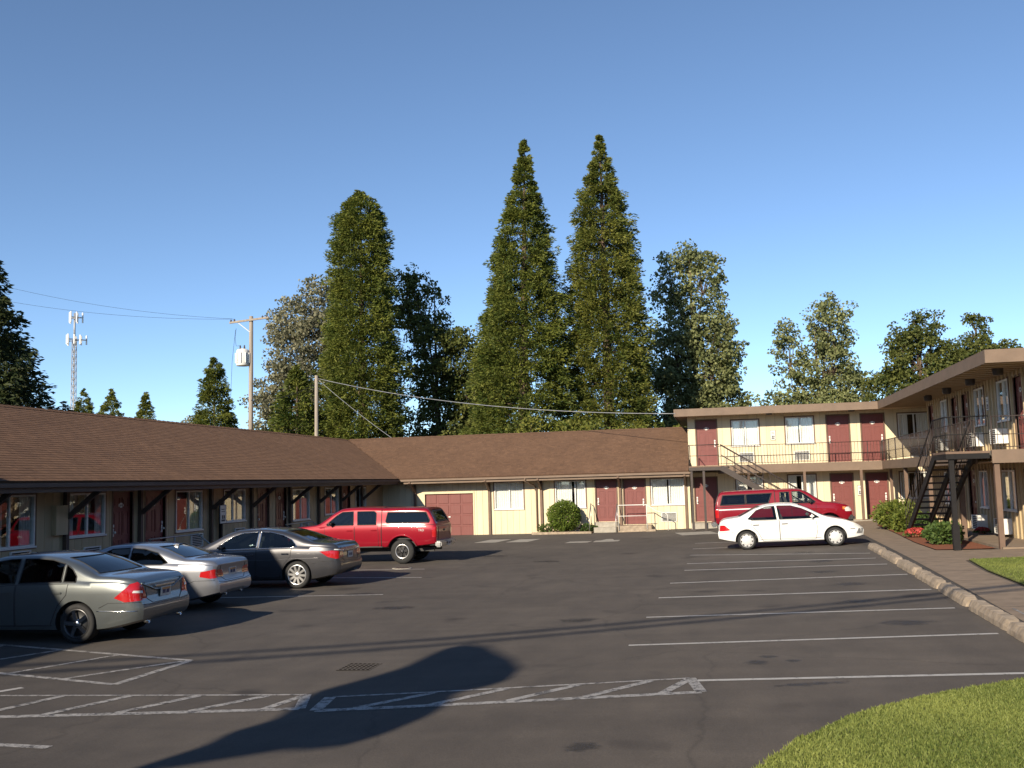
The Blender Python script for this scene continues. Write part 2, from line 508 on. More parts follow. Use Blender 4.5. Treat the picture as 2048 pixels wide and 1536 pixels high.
# diamond-shaped hatch beside the first car
D = [(-13.5, 15.5), (-7.65, 13.57), (-7.75, 11.84), (-12.4, 13.3)]
mark(D[0], D[1], .1); mark(D[1], D[2], .12); mark(D[2], D[3], .1)
for p, q in (((-9.88, 12.46), (-9.1, 14.05)), ((-8.75, 12.15), (-7.75, 13.5)), ((-11.2, 12.95), (-10.4, 14.5)), ((-12.2, 13.25), (-11.8, 14.9))):
    mark(p, q, .1)
mark((-8.6, 9.05), (-6.5, 8.87), .11)
mark((-9.7, 10.2), (-8.9, 11.6), .11, 'paint_faint')
for p, q in (((-11.9, 21.6), (-7.6, 21.9)), ((-12.5, 26.4), (-7.9, 25.9)), ((-12.4, 28.6), (-8.6, 28.5))):
    mark(p, q, .09, 'paint_faint')
# pale patches in front of the garage, utility covers set flush in the asphalt
def pad(name, cx, cy, sx, sy, mat='concrete_pale', sk=0):
    return sheet(name, [(cx - sx - sk, cy - sy), (cx + sx - sk, cy - sy), (cx + sx + sk, cy + sy), (cx - sx + sk, cy + sy)], .005, mat, lot)
for cx, cy, sx, sy, sk in ((-9.6, 41.9, .46, 1.05, .12), (-8.25, 41.75, .46, 1.0, .1), (-5.65, 39.9, .45, .45, .05), (-1.1, 43.0, .75, 1.1, -.2)):
    pad('concrete_patch', cx, cy, sx, sy, sk=sk)
pad('concrete_patch', -4.55, 40.1, .5, .5); sheet('concrete_patch', [(-4.85, 40.6), (-4.3, 40.6), (-4.45, 41.4), (-4.7, 41.4)], .005, 'concrete_pale', lot)
mh = MB().lathe([(.30, .0), (.30, .012), (.24, .016)], n=28)
mo = mh.build('manhole_ring', 'concrete_pale', lot); mo.location = (-9.4, 28.85, zg(-9.4) + .003)
mh = MB().lathe([(.0, .014), (.235, .014)], n=28).build('manhole_cover', 'brown_metal', lot); mh.location = (-9.4, 28.85, zg(-9.4) + .003)
rj = random.Random(4)
for x, y, a, b_ in ((2.3, 18.6, .55, .3), (2.5, 21.4, .6, .35), (2.2, 24.2, .5, .3), (2.6, 15.9, .6, .3), (.35, 12.9, .28, .16), (.5, 13.3, .2, .1), (.75, 13.0, .18, .1), (.9, 11.55, .75, .1), (-1.3, 9.0, .3, .16), (2.4, 27, .6, .4), (-11.2, 28.3, .7, .4), (-8.2, 22.1, .6, .3), (-7.6, 33.2, .9, .4), (-5.2, 30.5, 1.0, .3), (-2.5, 17.2, .5, .25), (-6.5, 19.5, .7, .3), (2.2, 30, .6, .4)):
    o = link('oil_stain', MB().quad((-1, -1, 0), (1, -1, 0), (1, 1, 0), (-1, 1, 0)).mesh('oil_stain'), 'oil', lot, (x, y, zg(x) + .0035), (0, -(.029 if x > -4 else 0), rj.uniform(-.3, .3)))
    o.scale = (a, b_ * 1.6, 1)
# storm drain: real bars over a flat black sheet that paints in the pit's shade
dr = tag(empty('storm_drain', (-4.89, 13.09, zg(-4.89))), 'rusty iron storm drain grate set in the asphalt near the long sign shadow', 'drain')
MB().box(-.23, -.27, .003, .23, .27, .006).build('pit', 'pit_black', dr)
for i in range(6):
    y = -.25 + i * .10
    MB().box(-.23, y - .016, .0062, .23, y + .016, .008).build('bar', 'asphalt', dr)
for i in range(8):
    x = -.22 + i * .063
    MB().box(x - .011, -.26, .0061, x + .011, .26, .0074).build('cross_bar', 'asphalt', dr)

# wheel stops: worn concrete bars with chamfered tops
def wheel_stop(p, q, i):
    L = sqrt((q[0] - p[0]) ** 2 + (q[1] - p[1]) ** 2)
    bm = bmesh.new(); prof = [(-.13, 0), (.13, 0), (.125, .07), (.075, .155), (-.075, .155), (-.125, .07)]
    rings = []
    n = 22; rs = random.Random(i * 7 + 3)
    for k in range(n + 1):
        t = k / n; y = t * L; e = min(t, 1 - t) * L
        sc = 1 - .30 * max(0, 1 - e / .16) ** 1.6
        rings.append([bm.verts.new((x * (1 - (1 - sc) * .6) + rs.gauss(0, .005), y + rs.gauss(0, .004), z * sc + (rs.gauss(0, .006) if z > .01 else 0))) for x, z in prof])
    for a, b in zip(rings, rings[1:]):
        for j in range(6):
            bm.faces.new((a[j], a[(j + 1) % 6], b[(j + 1) % 6], b[j]))
    bm.faces.new(rings[0]); bm.faces.new(list(reversed(rings[-1])))
    bmesh.ops.recalc_face_normals(bm, faces=bm.faces)
    me = bpy.data.meshes.new('wheel_stop'); bm.to_mesh(me); bm.free()
    o = link('wheel_stop', me, 'old_concrete', None, (p[0], p[1], zg(p[0]) + .001), (0, 0, atan2(q[1] - p[1], q[0] - p[0]) - pi / 2))
    return o
ordn = ['chipped concrete wheel stop cut by the right edge of the picture', 'long weathered concrete wheel stop, second from the right picture edge',
        'stained concrete wheel stop, third from the right picture edge', 'weathered concrete wheel stop, fourth from the right picture edge',
        'pale chipped concrete wheel stop, fifth from the right picture edge', 'sunken concrete wheel stop, second beyond the white car bumper',
        'mossy concrete wheel stop directly before the white car nose']
ys = [12.45, 14.85, 17.45, 20.05, 22.7, 25.4, 28.2]
for i, y in enumerate(ys):
    x = 3.80 + (y - 14.9) * .026
    tag(wheel_stop((x, y), (x + .05, y + (2.36 if i < 5 else 2.55)), i), ordn[i], 'wheel stop', 'concrete wheel stops along the path')

# path, sidewalk, lawns and planting bed on the right
sheet('asphalt_path', [(3.75, 11.6), (4.02, 13.4), (4.12, 15.64), (4.31, 20.1), (4.54, 26.7), (4.78, 36.5), (5.0, 46.6), (4.3, 46.6), (4.28, 36), (4.0, 26), (3.85, 18)], .008, 'asphalt_path', kind='structure',
      label='dark asphalt strip running behind the wheel stops', cat='path')
walk = sheet('sidewalk', [(4.02, 13.4), (5.22, 13.4), (5.26, 19.9), (5.33, 22.8), (5.55, 25.5), (12, 25.5), (12, 28.3), (7.0, 28.35), (5.56, 28.9), (5.58, 32.1), (5.8, 36.3), (6.05, 42.8), (7.2, 43.4), (7.2, 46.6), (5.0, 46.6), (4.78, 36.5), (4.54, 26.7), (4.31, 20.1), (4.12, 15.64)],
      .014, 'concrete', kind='structure', label='brownish concrete sidewalk leading to the stairs', cat='sidewalk')
sheet('white_edge_line', band((4.28, 15.0), (4.34, 17.0), .04), .019, 'paint_line', walk)
for y, xa, xb in ((15.2, 4.13, 5.2), (17.2, 4.21, 5.2), (19.2, 4.29, 5.22), (21.2, 4.37, 5.27), (23.2, 4.44, 5.36), (25.5, 4.52, 5.5), (29.0, 4.62, 5.5), (31.2, 4.68, 5.55)):     # control joints
    sheet('sidewalk_joint', band((xa, y), (xb, y), .016), .0165, 'brown_metal', walk)
sheet('sidewalk_joint', band((4.56, 26.5), (11, 26.7), .016), .0165, 'brown_metal', walk)
sheet('planting_bed', [(5.58, 28.92), (6.56, 28.62), (7.0, 28.6), (7.0, 32.3), (7.0, 42.8), (6.06, 42.7), (5.82, 36.3), (5.6, 32.1)], .03, 'mulch', kind='structure',
      label='reddish bark mulch bed below the outdoor stairs', cat='planting bed')
def mound(x0, hgt): return lambda X: zg(X) + hgt
LAWN_A = [(-.6, 3.0), (-.35, 5.5), (-.1, 7.2), (.27, 8.34), (.55, 8.95), (1.04, 9.68), (1.56, 10.28), (2.11, 10.73), (2.91, 11.22), (4.5, 11.6), (8, 11.9), (16, 11.9), (16, 3.0)]
LAWN_B = [(5.27, 13.6), (5.32, 19.9), (5.39, 22.8), (5.62, 25.45), (14, 25.45), (14, 13.6)]
rj = random.Random(9)
def dense(P, st=.18):
    out = []
    for (x0, y0), (x1, y1) in zip(P, P[1:]):
        k = max(1, int(sqrt((x1 - x0) ** 2 + (y1 - y0) ** 2) / st)); out += [(x0 + (x1 - x0) * i / k, y0 + (y1 - y0) * i / k) for i in range(k)]
    return out + [P[-1]]
edge = dense(LAWN_A[:10])
sheet('soil_edge', [(x - rj.uniform(.03, .16), y + rj.uniform(.02, .10)) for x, y in edge] + [(8, 11.5), (8, 4), (.5, 4)], .006, 'dirt', kind='structure', label='bare soil rim along the curved lawn', cat='soil')
LAWN_A = [(x + rj.uniform(-.03, .03), y + rj.uniform(-.025, .025)) for x, y in edge] + LAWN_A[10:]
lawnA = sheet('lawn', LAWN_A, .03, 'lawn_soil', kind='structure', label='curved corner of lawn at the bottom right', cat='lawn', thick=.05)
lawnB = sheet('lawn', LAWN_B, .03, 'lawn_soil', kind='structure', label='strip of lawn between the sidewalk and the right block', cat='lawn', thick=.02)

# ------------------------------------------------------------------ building kit
# a wall frame: s runs left to right as seen from outside, z up, outside is -y
class Frame:
    def __init__(f, bld, p0, u):
        f.b = bld; f.p = Vector((p0[0], p0[1], 0)); f.rz = atan2(u[1], u[0])
    def put(f, name, me, mat, s=0, y=0, z=0):
        o = link(name, me, mat, f.b)
        d = Vector((cos(f.rz) * s - sin(f.rz) * y, sin(f.rz) * s + cos(f.rz) * y, z))
        o.location = f.p + d; o.rotation_euler = (0, 0, f.rz)
        o.matrix_parent_inverse = Matrix.Translation(-f.b.location)
        return o
def bpart(bld, name, mb, mat, fix=True):
    o = mb.build(name, mat, bld, fix)
    o.matrix_parent_inverse = Matrix.Translation(-bld.location)
    return o
CACHE = {}
def cached(key, fn):
    if key not in CACHE: CACHE[key] = fn()
    return CACHE[key]
def intervals(z0, z1, cuts):
    out = [(z0, z1)]
    for a, b in cuts:
        nx = []
        for p, q in out:
            if b <= p or a >= q: nx.append((p, q)); continue
            if a > p: nx.append((p, a))
            if b < q: nx.append((b, q))
        out = nx
    return out
def wall(F, L, z0, z1, ops, mat, board=None, thick=.14, s0=0, name='wall'):
    """ops: (s0, s1, z0, z1) holes. board: (name, pitch, width, proud, material)"""
    ss = sorted({s0, L, *[v for o in ops for v in o[:2] if s0 < v < L]})
    zs = sorted({z0, z1, *[v for o in ops for v in o[2:4] if z0 < v < z1]})
    def hole(i, j):
        if i < 0 or j < 0 or i >= len(ss) - 1 or j >= len(zs) - 1: return True
        a = (ss[i] + ss[i + 1]) / 2; c = (zs[j] + zs[j + 1]) / 2
        return any(o[0] < a < o[1] and o[2] < c < o[3] for o in ops)
    mb = MB()
    for i in range(len(ss) - 1):
        for j in range(len(zs) - 1):
            if hole(i, j): continue
            a, b, c, d = ss[i], ss[i + 1], zs[j], zs[j + 1]
            mb.quad((a, 0, c), (b, 0, c), (b, 0, d), (a, 0, d)); mb.quad((a, thick, d), (b, thick, d), (b, thick, c), (a, thick, c))
            if hole(i - 1, j): mb.quad((a, thick, c), (a, 0, c), (a, 0, d), (a, thick, d))
            if hole(i + 1, j): mb.quad((b, 0, c), (b, thick, c), (b, thick, d), (b, 0, d))
            if hole(i, j - 1): mb.quad((a, thick, c), (b, thick, c), (b, 0, c), (a, 0, c))
            if hole(i, j + 1): mb.quad((a, 0, d), (b, 0, d), (b, thick, d), (a, thick, d))
    w = F.put(name, mb.mesh(name), mat)
    if board:
        bn, pitch_, bw, pr, bm_ = board
        k = int(math.floor((L - s0) / pitch_))
        rs = random.Random(int(L * 100))
        for i in range(k + 1):
            a = s0 + i * pitch_; b = min(a + bw, L)
            if b - a < .03: continue
            cutx = sorted({a, b, *[v for o in ops for v in o[:2] if a < v < b]})
            for p, q in zip(cutx, cutx[1:]):
                if q - p < .012: continue
                m_ = (p + q) / 2
                for c, d in intervals(z0, z1, [(o[2], o[3]) for o in ops if o[0] < m_ < o[1]]):
                    if d - c < .03: continue
                    key = (bn, round(q - p, 3), round(d - c, 3), pr, bm_)
                    me = cached(key, lambda: MB().box(0, -pr, 0, q - p, -.0005, d - c).mesh(bn))
                    o = link(bn, me, bm_, w, (p, -rs.uniform(0, .0025), c))
    return w
def door(F, s0, s1, z0, z1, hinge=1, mat='door_red', number=True, recess=.05):
    w, h = s1 - s0, z1 - z0
    def mk():
        return MB().box(0, recess, 0, w, recess + .045, h).mesh('door')
    d = F.put('door', cached(('door', round(w, 3), round(h, 3), mat), mk), mat, s0, 0, z0)
    fr = MB().box(-.06, -.03, 0, 0, .1, h + .06).box(w, -.03, 0, w + .06, .1, h + .06).box(0, -.03, h, w, .1, h + .06)
    link('door_frame', cached(('dframe', round(w, 3), round(h, 3)), lambda: fr.mesh('door_frame')), 'trim_brown', d)
    pw = w * .32
    for cx in (w * .28, w * .72):
        for a, b in ((.09, .36), (.42, .74), (.79, .93)):
            ph = (b - a) * h
            def mp():
                m_ = MB()
                for (x0, zz0, x1, zz1) in ((0, 0, pw, .022), (0, ph - .022, pw, ph), (0, .022, .022, ph - .022), (pw - .022, .022, pw, ph - .022)):
                    m_.box(x0, -.014, zz0, x1, 0, zz1)
                m_.box(.06, -.010, .06, pw - .06, 0, ph - .06)
                return m_.mesh('panel')
            link('panel', cached(('panel', round(pw, 3), round(ph, 3), mat), mp), mat, d, (cx - pw / 2, recess - .001, a * h))
    hs = w - .09 if hinge > 0 else .09
    def hm():
        m_ = MB().box(-.03, -.02, -.11, .03, 0, .11)
        m_.lathe([(.022, -.02), (.022, -.055), (.034, -.06), (.034, -.09), (.0, -.095)], axis='y', n=14)
        m_.box(-.03, -.03, .14, .03, 0, .22)
        return m_.mesh('handle')
    link('handle', cached('doorhandle', hm), 'white_metal', d, (hs, recess, h * .46))
    if number:
        def nm():
            m_ = MB(); P = [(.115 * cos(t * pi / 8), .07 * sin(t * pi / 8)) for t in range(16)]
            return m_.prism(P, .012).mesh('number_plate')
        npl = link('number_plate', cached('numplate', nm), 'white_metal', d, (w / 2, recess - .013, h * .82))
        link('numerals', cached('numerals', lambda: MB().box(-.045, -.003, -.018, -.03, 0, .018).box(-.008, -.003, -.018, .007, 0, .018).box(.03, -.003, -.018, .045, 0, .018).mesh('numerals')), 'ink', npl)
    return d
def wavy(w, h, rs, amp=.018, per=.10):
    n = max(6, int(w / .02)); mb = MB(); ph = rs.uniform(0, 6)
    pts = [(w * i / n, amp * sin(w * i / n / per * 2 * pi + ph + .8 * sin(i * .13)) + .3 * amp * sin(i * .9)) for i in range(n + 1)]
    for (a, ya), (b, yb) in zip(pts, pts[1:]):
        mb.quad((a, ya, 0), (b, yb, 0), (b, yb, h), (a, ya, h), True)
    me = mb.mesh('curtain')
    bm = bmesh.new(); bm.from_mesh(me); bmesh.ops.remove_doubles(bm, verts=bm.verts, dist=1e-5); bm.to_mesh(me); bm.free()
    return me
def window(F, s0, s1, z0, z1, split=.5, cover=((0, 1), (0, 1)), trim='white_frame', outer='trim_brown', curtain='curtain', screen=None):
    """sliding window: white frame, two panes, curtains behind; cover = curtain spans as fractions of the width"""
    w, h = s1 - s0, z1 - z0; t = .045
    rs = random.Random(int(s0 * 91 + z0 * 17))
    m_ = MB().box(0, -.035, 0, w, .06, t).box(0, -.035, h - t, w, .06, h).box(0, -.035, t, t, .06, h - t).box(w - t, -.035, t, w, .06, h - t)
    x = w * split
    m_.box(x - .03, -.02, t, x + .03, .05, h - t)
    o = F.put('window', m_.mesh('window'), trim, s0, 0, z0)
    MB().box(t, .005, t, x - .03, .010, h - t).build('pane', 'window_glass', o)
    MB().box(x + .03, .022, t, w - t, .027, h - t).build('pane', 'window_glass', o)
    if outer:
        e = .055
        MB().box(-e, -.028, -e, w + e, .0, -.001).box(-e, -.028, h + .001, w + e, .0, h + e).box(-e, -.028, 0, -.001, .0, h).box(w + .001, -.028, 0, w + e, .0, h).build('casing', outer, o)
    MB().box(-.03, -.07, -.03, w + .03, -.036, .012).build('sill', trim, o)
    for a, b in cover:
        if b - a < .03: continue
        link('curtain', wavy((b - a) * (w - 2 * t), h - 2 * t, rs), curtain, o, (t + a * (w - 2 * t), .075, t))
    return o
def vent_unit(F, s0, z0, w=.72, h=.42, deep=.06, mat='white_metal'):
    m_ = MB().box(0, -deep, 0, w, -.0, .03).box(0, -deep, h - .03, w, 0, h).box(0, -deep, .03, .03, 0, h - .03).box(w - .03, -deep, .03, w, 0, h - .03)
    m_.box(.03, -deep + .05 if deep > .1 else -.012, .03, w - .03, 0, h - .03)
    o = F.put('air_conditioner', m_.mesh('air_conditioner'), mat, s0, 0, z0)
    n = 6
    for i in range(n):
        zz = .05 + (h - .1) * (i + .5) / n
        link('louvre', cached(('louv', round(w, 2), round(h, 2), deep), lambda: MB().box(.035, -deep + .004, -.0085, w - .035, -deep + .022, .0085).mesh('louvre')), mat, o, (0, 0, zz))
    MB().box(.031, -deep + .035 if deep > .1 else -.02, .031, w - .031, -deep + .045 if deep > .1 else -.013, h - .031).build('grille', 'grille', o)
    return o
def wall_sign(F, s, z, w, h, label, y=-.03):
    o = tag(empty('wall_sign'), label, 'sign', 'notices on the motel walls')
    d = Vector((cos(F.rz) * s - sin(F.rz) * y, sin(F.rz) * s + cos(F.rz) * y, z)); o.location = F.p + d; o.rotation_euler = (0, 0, F.rz)
    MB().box(-w / 2, -.012, 0, w / 2, 0, h).build('board', 'white_metal', o)
    MB().box(-w / 2, -.015, 0, w / 2, -.0125, .015).box(-w / 2, -.015, h - .015, w / 2, -.0125, h).box(-w / 2, -.015, .015, -w / 2 + .012, -.0125, h - .015).box(w / 2 - .012, -.015, .015, w / 2, -.0125, h - .015).build('border', 'ink', o)
    MB().box(-w * .3, -.015, h * .12, w * .28, -.0125, h * .22).box(-w * .22, -.015, h * .25, -w * .02, -.0125, h * .45).box(w * .06, -.015, h * .26, w * .28, -.0125, h * .44).build('print', 'ink', o)
    MB().box(-w * .3, -.015, h * .62, w * .3, -.0125, h * .66).box(-w * .3, -.015, h * .74, w * .2, -.0125, h * .78).build('print', 'ink', o)
    return o
def ground_fit(o): pass

def shingle_roof(bld, name, o, u, v, depth, s_lo, s_hi, ex=.135, wid=.2):
    """o: eave start, u: along the eave, v: up the slope (unit). s_lo / s_hi give the limits at distance t up the slope"""
    o, u, v = Vector(o), Vector(u).normalized(), Vector(v).normalized()
    nrm = u.cross(v).normalized()
    if nrm.z < 0: nrm = -nrm
    rs = np.random.default_rng(3)
    V = []; Fc = []; T = []
    # deck
    deck = MB()
    a0, a1, b0, b1 = s_lo(0), s_hi(0), s_lo(depth), s_hi(depth)
    P = lambda s, t, h=0: o + u * s + v * t + nrm * h
    deck.poly([P(a0, 0, -.03), P(a1, 0, -.03), P(b1, depth, -.03), P(b0, depth, -.03)])
    deck.poly([P(a0, 0, -.12), P(b0, depth, -.12), P(b1, depth, -.12), P(a1, 0, -.12)])
    for q, r_ in (((a0, 0), (a1, 0)), ((a1, 0), (b1, depth)), ((b1, depth), (b0, depth)), ((b0, depth), (a0, 0))):
        deck.quad(P(*q, -.12), P(*r_, -.12), P(*r_, -.03), P(*q, -.03))
    d = bpart(bld, name, deck, 'shingle')
    rows = int(math.ceil(depth / ex))
    for r_ in range(rows):
        t0 = r_ * ex; t1 = min(depth, t0 + ex)
        lo, hi = s_lo(t0), s_hi(t0)
        s = lo - rs.uniform(0, wid)
        while s < hi:
            w = wid * rs.uniform(.45, 1.15)
            x0, x1 = max(s, lo), min(s + w, hi)
            x0b, x1b = max(s, s_lo(t1)), min(s + w, s_hi(t1))
            if x1 - x0 > .02 and x1b - x0b > .01:
                h0 = .005 + rs.uniform(0, .003)
                i = len(V)
                dr = rs.uniform(-.008, .0)
                for s_, t_, h_ in ((x0, t0 + dr, h0), (x1 - .004, t0 + dr, h0), (x1b - .004, t1, .001), (x0b, t1, .001), (x0, t0 + dr, -.02), (x1 - .004, t0 + dr, -.02)):
                    V.append(tuple(P(s_, t_, h_)))
                Fc += [(i, i + 1, i + 2, i + 3), (i + 4, i + 5, i + 1, i)]
                tv = float(np.clip(rs.normal(.5, .22), 0, 1)); T += [tv] * 6
            s += w
    me = bpy.data.meshes.new('shingles'); me.from_pydata(V, [], Fc)
    at = me.attributes.new('tint', 'FLOAT', 'POINT'); at.data.foreach_set('value', T)
    me.update()
    sh = link('shingles', me, 'shingle', d); sh['kind'] = 'stuff'
    at = d.data.attributes.new('tint', 'FLOAT', 'POINT'); at.data.foreach_set('value', [.5] * len(d.data.vertices))
    return d

# ------------------------------------------------------------------ left single-storey wing
XE, YE, ZE = -15.3, 46.6, 2.76            # inner corner of the two eaves
RUN, ZR = 4.22, 4.96                      # run from eave to ridge, ridge height
SL = sqrt(RUN ** 2 + (ZR - ZE) ** 2)
cs, sn = RUN / SL, (ZR - ZE) / SL
WX, WY = -16.45, 47.55                     # wall planes
Y0 = 13.7
bL = tag(empty('motel_wing', (-19, 14, zg(-19))), 'long shaded single-storey motel wing with brown shingle roof on the left', 'building')
F = Frame(bL, (WX, Y0), (0, 1))
def sy(y): return y - Y0
lw = [(20.2, 21.72, 1.2, 2.45, .42), (22.98, 24.58, 1.33, 2.45, .52), (28.2, 29.8, 1.2, 2.45, .5), (31.25, 32.8, 1.36, 2.45, .42), (36.8, 38.45, 1.17, 2.4, .5), (40.05, 41.6, 1.28, 2.42, .5), (43.7, 45.1, 1.28, 2.4, .5), (16.0, 17.6, 1.2, 2.45, .5)]
ld = [(24.95, 25.88, .40), (26.55, 27.6, .40), (33.78, 34.7, .40), (35.3, 36.2, .40), (41.98, 43.0, .40), (18.2, 19.15, .4)]
ops = [(sy(a), sy(b), c, d) for a, b, c, d, _ in lw] + [(sy(a), sy(b), c, 2.46) for a, b, c in ld]
wL = wall(F, 47.8 - Y0, -.2, 2.66, ops, 'siding_tan', ('board', .30, .288, .016, 'siding_tan'))  # darker tan than the rear wing's cream, to deepen this wing's shade
for i, (a, b, c, d, sp) in enumerate(lw):
    window(F, sy(a), sy(b), c, d, sp, (((0, .3), (.72, 1)), ((0, .22), (.8, 1)), ((.5, 1), (0, 0)), ((.45, 1), (0, 0)))[i % 4], curtain='curtain_shaded')
for i, (a, b, c) in enumerate(ld):
    door(F, sy(a), sy(b), c, 2.46, 1 if i % 2 else -1)
for y, z in ((20.85, .70), (23.65, .62), (29.1, .66), (32.0, .7), (37.6, .66)):
    vent_unit(F, sy(y), z)
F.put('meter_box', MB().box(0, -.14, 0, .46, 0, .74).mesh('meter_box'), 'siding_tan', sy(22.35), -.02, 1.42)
wall_sign(F, sy(30.85), 1.33, .42, .62, 'white notice sign on a post between windows of the shaded left wing', y=-.20)
F.put('notice_post', MB().box(-.05, 0, 0, .05, .1, 2.2).mesh('notice_post'), 'black_metal', sy(30.85), -.17, zg(-16))
# posts on the wall with a slanting bracket carrying the eave
def bracket(F, s, z0, z1=2.62, out=1.05, foot=1.85, mat='trim_brown'):
    p = F.put('post', cached(('post', round(z1 - z0, 3), mat), lambda: MB().box(-.06, -.13, 0, .06, -.025, z1 - z0).mesh('post')), mat, s, 0, z0)
    zf, zt = foot - z0, z1 - z0 - .06
    link('bracket', cached(('brk', round(zf, 3), round(zt, 3), out, mat), lambda: MB().beam((0, -.13, zf), (0, -out, zt), .09, .12).beam((0, -.13, zt + .0), (0, -out - .02, zt + .0), .088, .10).fixed('bracket')), mat, p)
    return p
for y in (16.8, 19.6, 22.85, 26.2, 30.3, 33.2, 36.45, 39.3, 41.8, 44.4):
    bracket(F, sy(y), zg(WX) - .02, mat='fascia_shaded')
# stoop and hand rail before a pair of doors
for a, b in ((24.8, 27.8), (33.6, 36.4)):
    F.put('stoop', MB().box(0, -1.1, 0, b - a, -.02, .34).box(.1, -1.4, 0, b - a - .1, -1.101, .17).mesh('stoop'), 'concrete_pale', sy(a), 0, zg(WX))
    m_ = MB(); z = zg(WX)
    m_.tube([(.15, -2.0, z + .0), (.15, -2.0, z + .55), (.15, -1.1, z + 1.22), (1.5, -1.1, z + 1.22), (b - a - .2, -1.1, z + 1.22), (b - a - .2, -2.0, z + .55), (b - a - .2, -2.0, z)], .022, 6)
    m_.tube([(1.5, -1.1, z + .3), (1.5, -1.1, z + 1.22)], .02, 6)
    F.put('hand_rail', m_.mesh('hand_rail'), 'steel', sy(a))
shingle_roof(bL, 'roof', (XE, Y0 - .6, ZE), (0, 1, 0), (-cs, 0, sn), SL, lambda t: 0, lambda t: YE - Y0 + .6 + t * cs)
mb = MB(); XB = XE - 2 * RUN; YB = YE + 2 * RUN
mb.poly([(XE - RUN, Y0 - .6, ZR - .02), (XE - RUN, YE + RUN, ZR - .02), (XB, YB, ZE), (XB, Y0 - .6, ZE)])
rb = bpart(bL, 'rear_roof', mb, 'shingle')
mb = MB()
for y in np.arange(Y0 - .6, YE + RUN - .3, .3):       # ridge caps
    mb.poly([(XE - RUN + .13, y, ZR - .045), (XE - RUN + .13, y + .31, ZR - .055), (XE - RUN, y + .31, ZR + .012), (XE - RUN, y, ZR + .03)])
    mb.poly([(XE - RUN, y, ZR + .03), (XE - RUN, y + .31, ZR + .012), (XE - RUN - .13, y + .31, ZR - .055), (XE - RUN - .13, y, ZR - .045)])
rc = bpart(bL, 'ridge_cap', mb, 'shingle')
for o_ in (rb, rc):
    at = o_.data.attributes.new('tint', 'FLOAT', 'POINT'); at.data.foreach_set('value', [.4] * len(o_.data.vertices))
bpart(bL, 'fascia', MB().box(XE - .035, Y0 - .6, ZE - .27, XE - .005, YE - .004, ZE - .075), 'fascia_shaded')
bpart(bL, 'gutter', MB().box(XE - .003, Y0 - .6, ZE - .15, XE + .09, YE - .06, ZE - .055), 'fascia_shaded')
bpart(bL, 'soffit', MB().box(WX - .2, Y0 - .5, ZE - .20, XE - .037, YE + 1.15, ZE - .17), 'fascia_shaded')
bpart(bL, 'room_wall', MB().box(WX - 3.0, Y0, -.2, WX - 2.9, 51, 2.6).box(XB + .9, Y0, -.2, XB + 1.1, YB - 1, 2.7).box(XB + 1.1, Y0 + .01, -.2, WX - .2, Y0 + .12, 2.6), 'dark_room')
bpart(bL, 'room_floor', MB().box(XB + 1.2, Y0 + .2, -.1, WX - .15, 50, .2), 'dark_room')

# ------------------------------------------------------------------ rear single-storey wing
XR = -1.42
bB = tag(empty('motel_wing', (-8, 50, zg(-8))), 'sunlit single-storey motel wing with garage door and brown shingle roof', 'building')
F = Frame(bB, (WX, WY), (1, 0))
def sx(x): return x - WX
gar = (-14.26, -11.83, -.1, 1.97)
bw = [(-10.76, -9.33, 1.15, 2.44, .52, ((0, .48), (.52, 1))), (-7.78, -6.32, 1.15, 2.44, .66, ((0, .55), (.72, 1))), (-3.22, -1.68, 1.2, 2.42, .55, ((0, .48), (.58, 1)))]
bd = [(-5.82, -4.85, .48, 2.42), (-4.49, -3.51, .34, 2.40)]
ops = [(sx(gar[0]), sx(gar[1]), gar[2], gar[3])] + [(sx(a), sx(b), c, d) for a, b, c, d, *_ in bw] + [(sx(a), sx(b), c, d) for a, b, c, d in bd]
wall(F, sx(XR), -.15, 2.66, ops, 'wall_back', ('board', .30, .288, .016, 'siding'))
for i, (a, b, c, d, sp, cv) in enumerate(bw): window(F, sx(a), sx(b), c, d, sp, cv)
door(F, sx(bd[0][0]), sx(bd[0][1]), bd[0][2], bd[0][3], -1); door(F, sx(bd[1][0]), sx(bd[1][1]), bd[1][2], bd[1][3], 1)
vent_unit(F, sx(-2.78), .42, .7, .42)
# sectional garage door: 4 x 4 raised panels
gw = gar[1] - gar[0]; gh = gar[3] - gar[2]
g = F.put('garage_door', MB().box(0, .06, 0, gw, .10, gh).mesh('garage_door'), 'door_red', sx(gar[0]), 0, gar[2])
for i in range(4):
    for j in range(4):
        link('panel', cached('gpanel', lambda: bevel_box(gw / 4 - .09, .03, gh / 4 - .08, .012, 1, 'panel')), 'door_red', g, (gw * (i + .5) / 4, .056, gh * (j + .5) / 4))
MB().box(gw * .48, .02, gh * .44, gw * .52, .042, gh * .47).build('handle', 'white_metal', g)
MB().box(-.11, -.05, 0, -.001, .12, gh + .11).box(gw + .001, -.05, 0, gw + .06, .12, gh + .11).box(0, -.05, gh + .001, gw, .12, gh + .11).build('door_frame', 'siding', g)
for x in (-14.75, -11.0, -8.45, -4.67, -1.62): bracket(F, sx(x), zg(x) - .02, 2.62, .98, 2.1, 'trim_brown')
F.put('corner_board', MB().box(0, -.05, 0, .14, -.017, 2.75).mesh('corner_board'), 'siding', sx(XR) - .145, 0, -.05)
